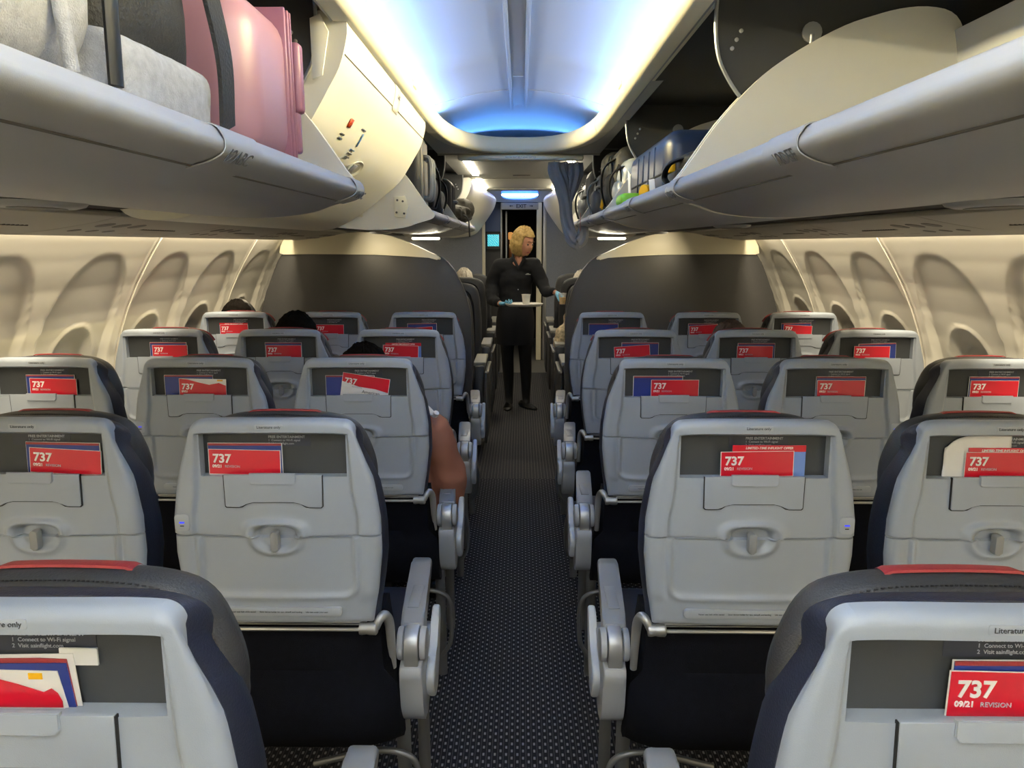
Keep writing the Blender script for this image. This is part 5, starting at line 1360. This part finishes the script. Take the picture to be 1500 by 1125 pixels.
    P_('name_pin', r, M['silver'], lambda b: (bm_box(b, (.078, 6.262, 1.205), (.045, .004, .006), .0015), bm_box(b, (.075, 6.262, 1.212), (.022, .004, .005), .0015)))
    # skirt
    rings = []
    for (z, a, b_) in ((.585, .165, .125), (.60, .167, .127), (.70, .172, .132), (.80, .172, .135), (.88, .160, .128), (.95, .140, .115), (.98, .130, .108)):
        rings.append([(-.035+a*math.cos(t)*(1+.015*math.sin(5*t+z*9)), 6.39+b_*math.sin(t)*(1+.02*math.sin(7*t)), z) for t in [2*PI*k/40 for k in range(40)]])
    obj('skirt', loft_mesh('skirt', rings, M['skirt'], sharp=70), r)
    for x0, kx, ft in ((-.105, -.105, (-.092, 6.30)), (.050, .055, (.065, 6.31))):
        t = skin_obj([(x0, 6.38, .72, .088), (kx, 6.365, .50, .060), (kx+.008, 6.395, .33, .056), (ft[0], 6.41, .10, .040), (ft[0]+.004, 6.385, .045, .036), (ft[0]+.004, 6.33, .03, .028)], [(i, i+1) for i in range(5)], 0, 2)
        obj('tights', chain_mesh([t], M['tights'], 'tights'), r)
    def shoe(cx, rz):
        rings = []; N = 9
        for i in range(N):
            k = i/(N-1); y = .05-.235*k; w_ = [.024, .033, .034, .033, .036, .042, .042, .034, .014][i]; h = [.055, .066, .070, .062, .048, .038, .034, .030, .018][i]
            rings.append([(w_*math.cos(a), y, max(0, h/2+h/2*math.sin(a)*1.0)) for a in [2*PI*j/20 for j in range(20)]])
        o = obj('shoe', loft_mesh('shoe', rings, M['shoe'], sharp=80), r, (cx, 6.40, .001), (0, 0, rz)); return o
    shoe(-.092, R(-4)); s2 = shoe(.042, R(38))
    P_('shoe_buckle', s2, M['silver'], lambda b: bm_box(b, (0, -.10, .046), (.018, .012, .005), .002))
    g1 = chain_mesh(hand_mesh((-.172, 6.155, .966), (.75, -.55, -.05), (0, .1, 1), 1.09, .5, 1, .0098)+[skin_obj([(-.200, 6.19, .967, .030), (-.168, 6.15, .965, .027)], [(0, 1)], 0, 1)], M['glove'], 'glove', .005, 1)
    obj('glove', g1, r)['label'] = 'light blue glove gripping the tray'
    g2 = chain_mesh(hand_mesh((.298, 6.125, 1.066), (.75, -.25, -.35), (-.3, .1, -1), 1.09, .75, 1, .0098)+[skin_obj([(.268, 6.16, 1.066, .030), (.300, 6.125, 1.065, .027)], [(0, 1)], 0, 1)], M['glove'], 'glove', .005, 1)
    obj('glove', g2, r)['label'] = 'light blue glove holding the drink'
    # tray, cup, napkins, drink
    t = empty('serving_tray', (.045, 6.08, .948), label='light oval serving tray held by the standing person', cat='tray')
    def tr(b):
        bm_lathe(b, [(.002, .0), (.135, .0), (.155, .010), (.160, .022), (.156, .024), (.148, .014), (.130, .006), (.002, .006)], 40)
        for v in b.verts: v.co.y *= .72
    P_('tray_body', t, M['cup'], tr)
    P_('napkin', t, M['white'], lambda b: (bm_box(b, (.095, -.02, .013), (.09, .08, .008), .002), bm_box(b, (-.02, -.05, .011), (.10, .05, .006), .002)))
    c = P_('paper_cup', None, M['cup'], lambda b: bm_lathe(b, [(.002, 0), (.026, 0), (.027, .002), (.036, .086), (.039, .088), (.039, .092), (.034, .091), (.0335, .084), (.025, .006), (.002, .005)], 32)); c.location = (.060, 6.06, .9555); tag(c, 'white paper cup standing on the serving tray', 'cup')
    d = empty('drink_glass', (.365, 6.055, .965), label='clear plastic glass of orange juice in the right gloved hand', cat='glass')
    P_('juice', d, M['juice'], lambda b: bm_lathe(b, [(.002, .003), (.024, .003), (.029, .058), (.002, .058)], 28))
    P_('tumbler', d, M['clear'], lambda b: bm_lathe(b, [(.002, 0), (.0265, 0), (.034, .095), (.0325, .095), (.0255, .0022), (.002, .0022)], 28))
attendant()
def seated(x, y, top, topm, hairm, skinm, lab, turn=0, hy=0, hx=0, style='short', elbow=None, legs=True, hs=1.0, shd=.235):
    """y = seat row plane; person sits ahead of it facing +Y; top = top of hair height"""
    r = empty('person', (0, 0, 0), label=lab, cat='person', group=None)
    yb = y+.24; hz = top-.128*hs; V = Vector; hp = V((x+hx, yb-.03+hy, hz)); HR = Matrix.Rotation(R(180+turn), 3, 'Z')
    sh = hz-shd
    n = [(x, yb+.02, .56, (.16, .11)), (x, yb, .70, (.14, .105)), (x, yb-.01, .85, (.15, .11)), (x, yb-.01, sh, (.14, .085)), (x+hx*.5, yb-.01, sh+.085, .052), (x+hx*.8, yb-.015, sh+.14, .052)]
    e = [(i, i+1) for i in range(5)]
    def ch(st, pts):
        p = st
        for q in pts: n.append(q); e.append((p, len(n)-1)); p = len(n)-1
    arms = []
    for s in (-1, 1):
        ex = x+s*(.205+(elbow if elbow and s == elbow_side(x) else 0))
        A = [(x+s*.170, yb-.01, sh-.01, .060), (ex, yb+.0, sh-.15, .048), (ex+.0*s, yb+.05, sh-.27, .042), (ex-s*.06, yb+.22, sh-.28, .030), (ex-s*.10, yb+.29, sh-.27, .024)]
        arms.append(A); ch(3, A)
    if legs:
        for s in (-1, 1): ch(0, [(x+s*.09, yb+.12, .56, .085), (x+s*.10, yb+.42, .55, .062), (x+s*.10, yb+.45, .30, .052), (x+s*.10, yb+.44, .09, .036), (x+s*.10, yb+.53, .045, .032)])
    hands = []
    for s, A in zip((-1, 1), arms):
        w = A[-1]; hands += hand_mesh(w[:3], (-s*.3, 1, -.1), (0, 0, -1), .95, .35, s)
    obj('body', chain_mesh(limbs(n, e)+[head_mesh(HR, hp, hs)]+hands, M[skinm], 'body', .013, 2), r)
    # top
    k = 1.18; n2 = [(a[0], a[1], a[2], tuple(q*k for q in a[3]) if isinstance(a[3], tuple) else a[3]*k) for a in n[:4]]+[(n[4][0], n[4][1], n[4][2]-.03, .062)]
    e2 = [(i, i+1) for i in range(4)]; n_ = n2
    for A in arms:
        p = 3
        for q in A[:4]+[A[4]]: n_.append((q[0], q[1], q[2], q[3]*1.28)); e2.append((p, len(n_)-1)); p = len(n_)-1
    obj('top', chain_mesh(limbs(n_, e2), M[topm], 'top', .013, 4, .012), r)
    if legs:
        tm = []
        for s in (-1, 1): tm.append(skin_obj([(x+s*.05, yb+.04, .56, .10), (x+s*.09, yb+.15, .56, .095), (x+s*.10, yb+.42, .55, .072), (x+s*.10, yb+.455, .30, .062), (x+s*.10, yb+.445, .11, .05)], [(i, i+1) for i in range(4)], 0, 2))
        obj('trousers', chain_mesh(tm, M['darktop'], 'trousers', .012, 1), r)
        for s in (-1, 1): P_('shoe', r, M['shoe'], lambda b, s=s: bm_box(b, (x+s*.10, yb+.50, .040), (.085, .25, .078), .03, 3))
    obj('hair', hair_mesh(HR, hp, hs*1.02, M[hairm], style, x*10), r)
    return r
def elbow_side(x): return 1 if x < 0 else -1
p = seated(-.455, ROWY[2]+.02, 1.135, 'brown', 'darkhair', 'skin2', 'dark-haired person in brown top in the third row left aisle seat', elbow=.018, hx=-.05, shd=.180)
P_('collar', p, M['white'], lambda b: bm_tube(b, smoothpoly([(-.262, 2.300, .915), (-.272, 2.31, .905), (-.30, 2.335, .925)], 3), .010, 8))
seated(-.955, ROWY[3], 1.172, 'redtop', 'darkhair', 'skin2', 'person with glossy black hair and red top, fourth row left middle seat', hs=1.05)
p = seated(-1.435, ROWY[4], 1.165, 'darktop', 'darkhair', 'skin2', 'dark-haired person with black headband, fifth row left window seat', hx=-.07)
P_('headband', p, M['black'], lambda b: bm_tube(b, [(-1.505+.092*math.cos(a), 3.84+.015, 1.045+.118*math.sin(a)) for a in [PI*k/16 for k in range(17)]], .012, 8))
seated(.955, ROWY[3], 1.135, 'darktop', 'brownhair', 'skin', 'person with curly brown hair, fourth row right middle seat', hx=-.04)
seated(-.53, 6.75, 1.235, 'darktop', 'whitehair', 'skin', 'white-haired passenger in the left front cabin seat', legs=True)
seated(.60, 6.75, 1.215, 'darktop', 'whitehair', 'skin', 'grey-blond passenger in the right front cabin seat near the bulkhead')
p = seated(.55, 5.80, 1.10, 'floral', 'brownhair', 'skin', 'passenger in patterned top beside the gloved hand, right front cabin', elbow=.0)
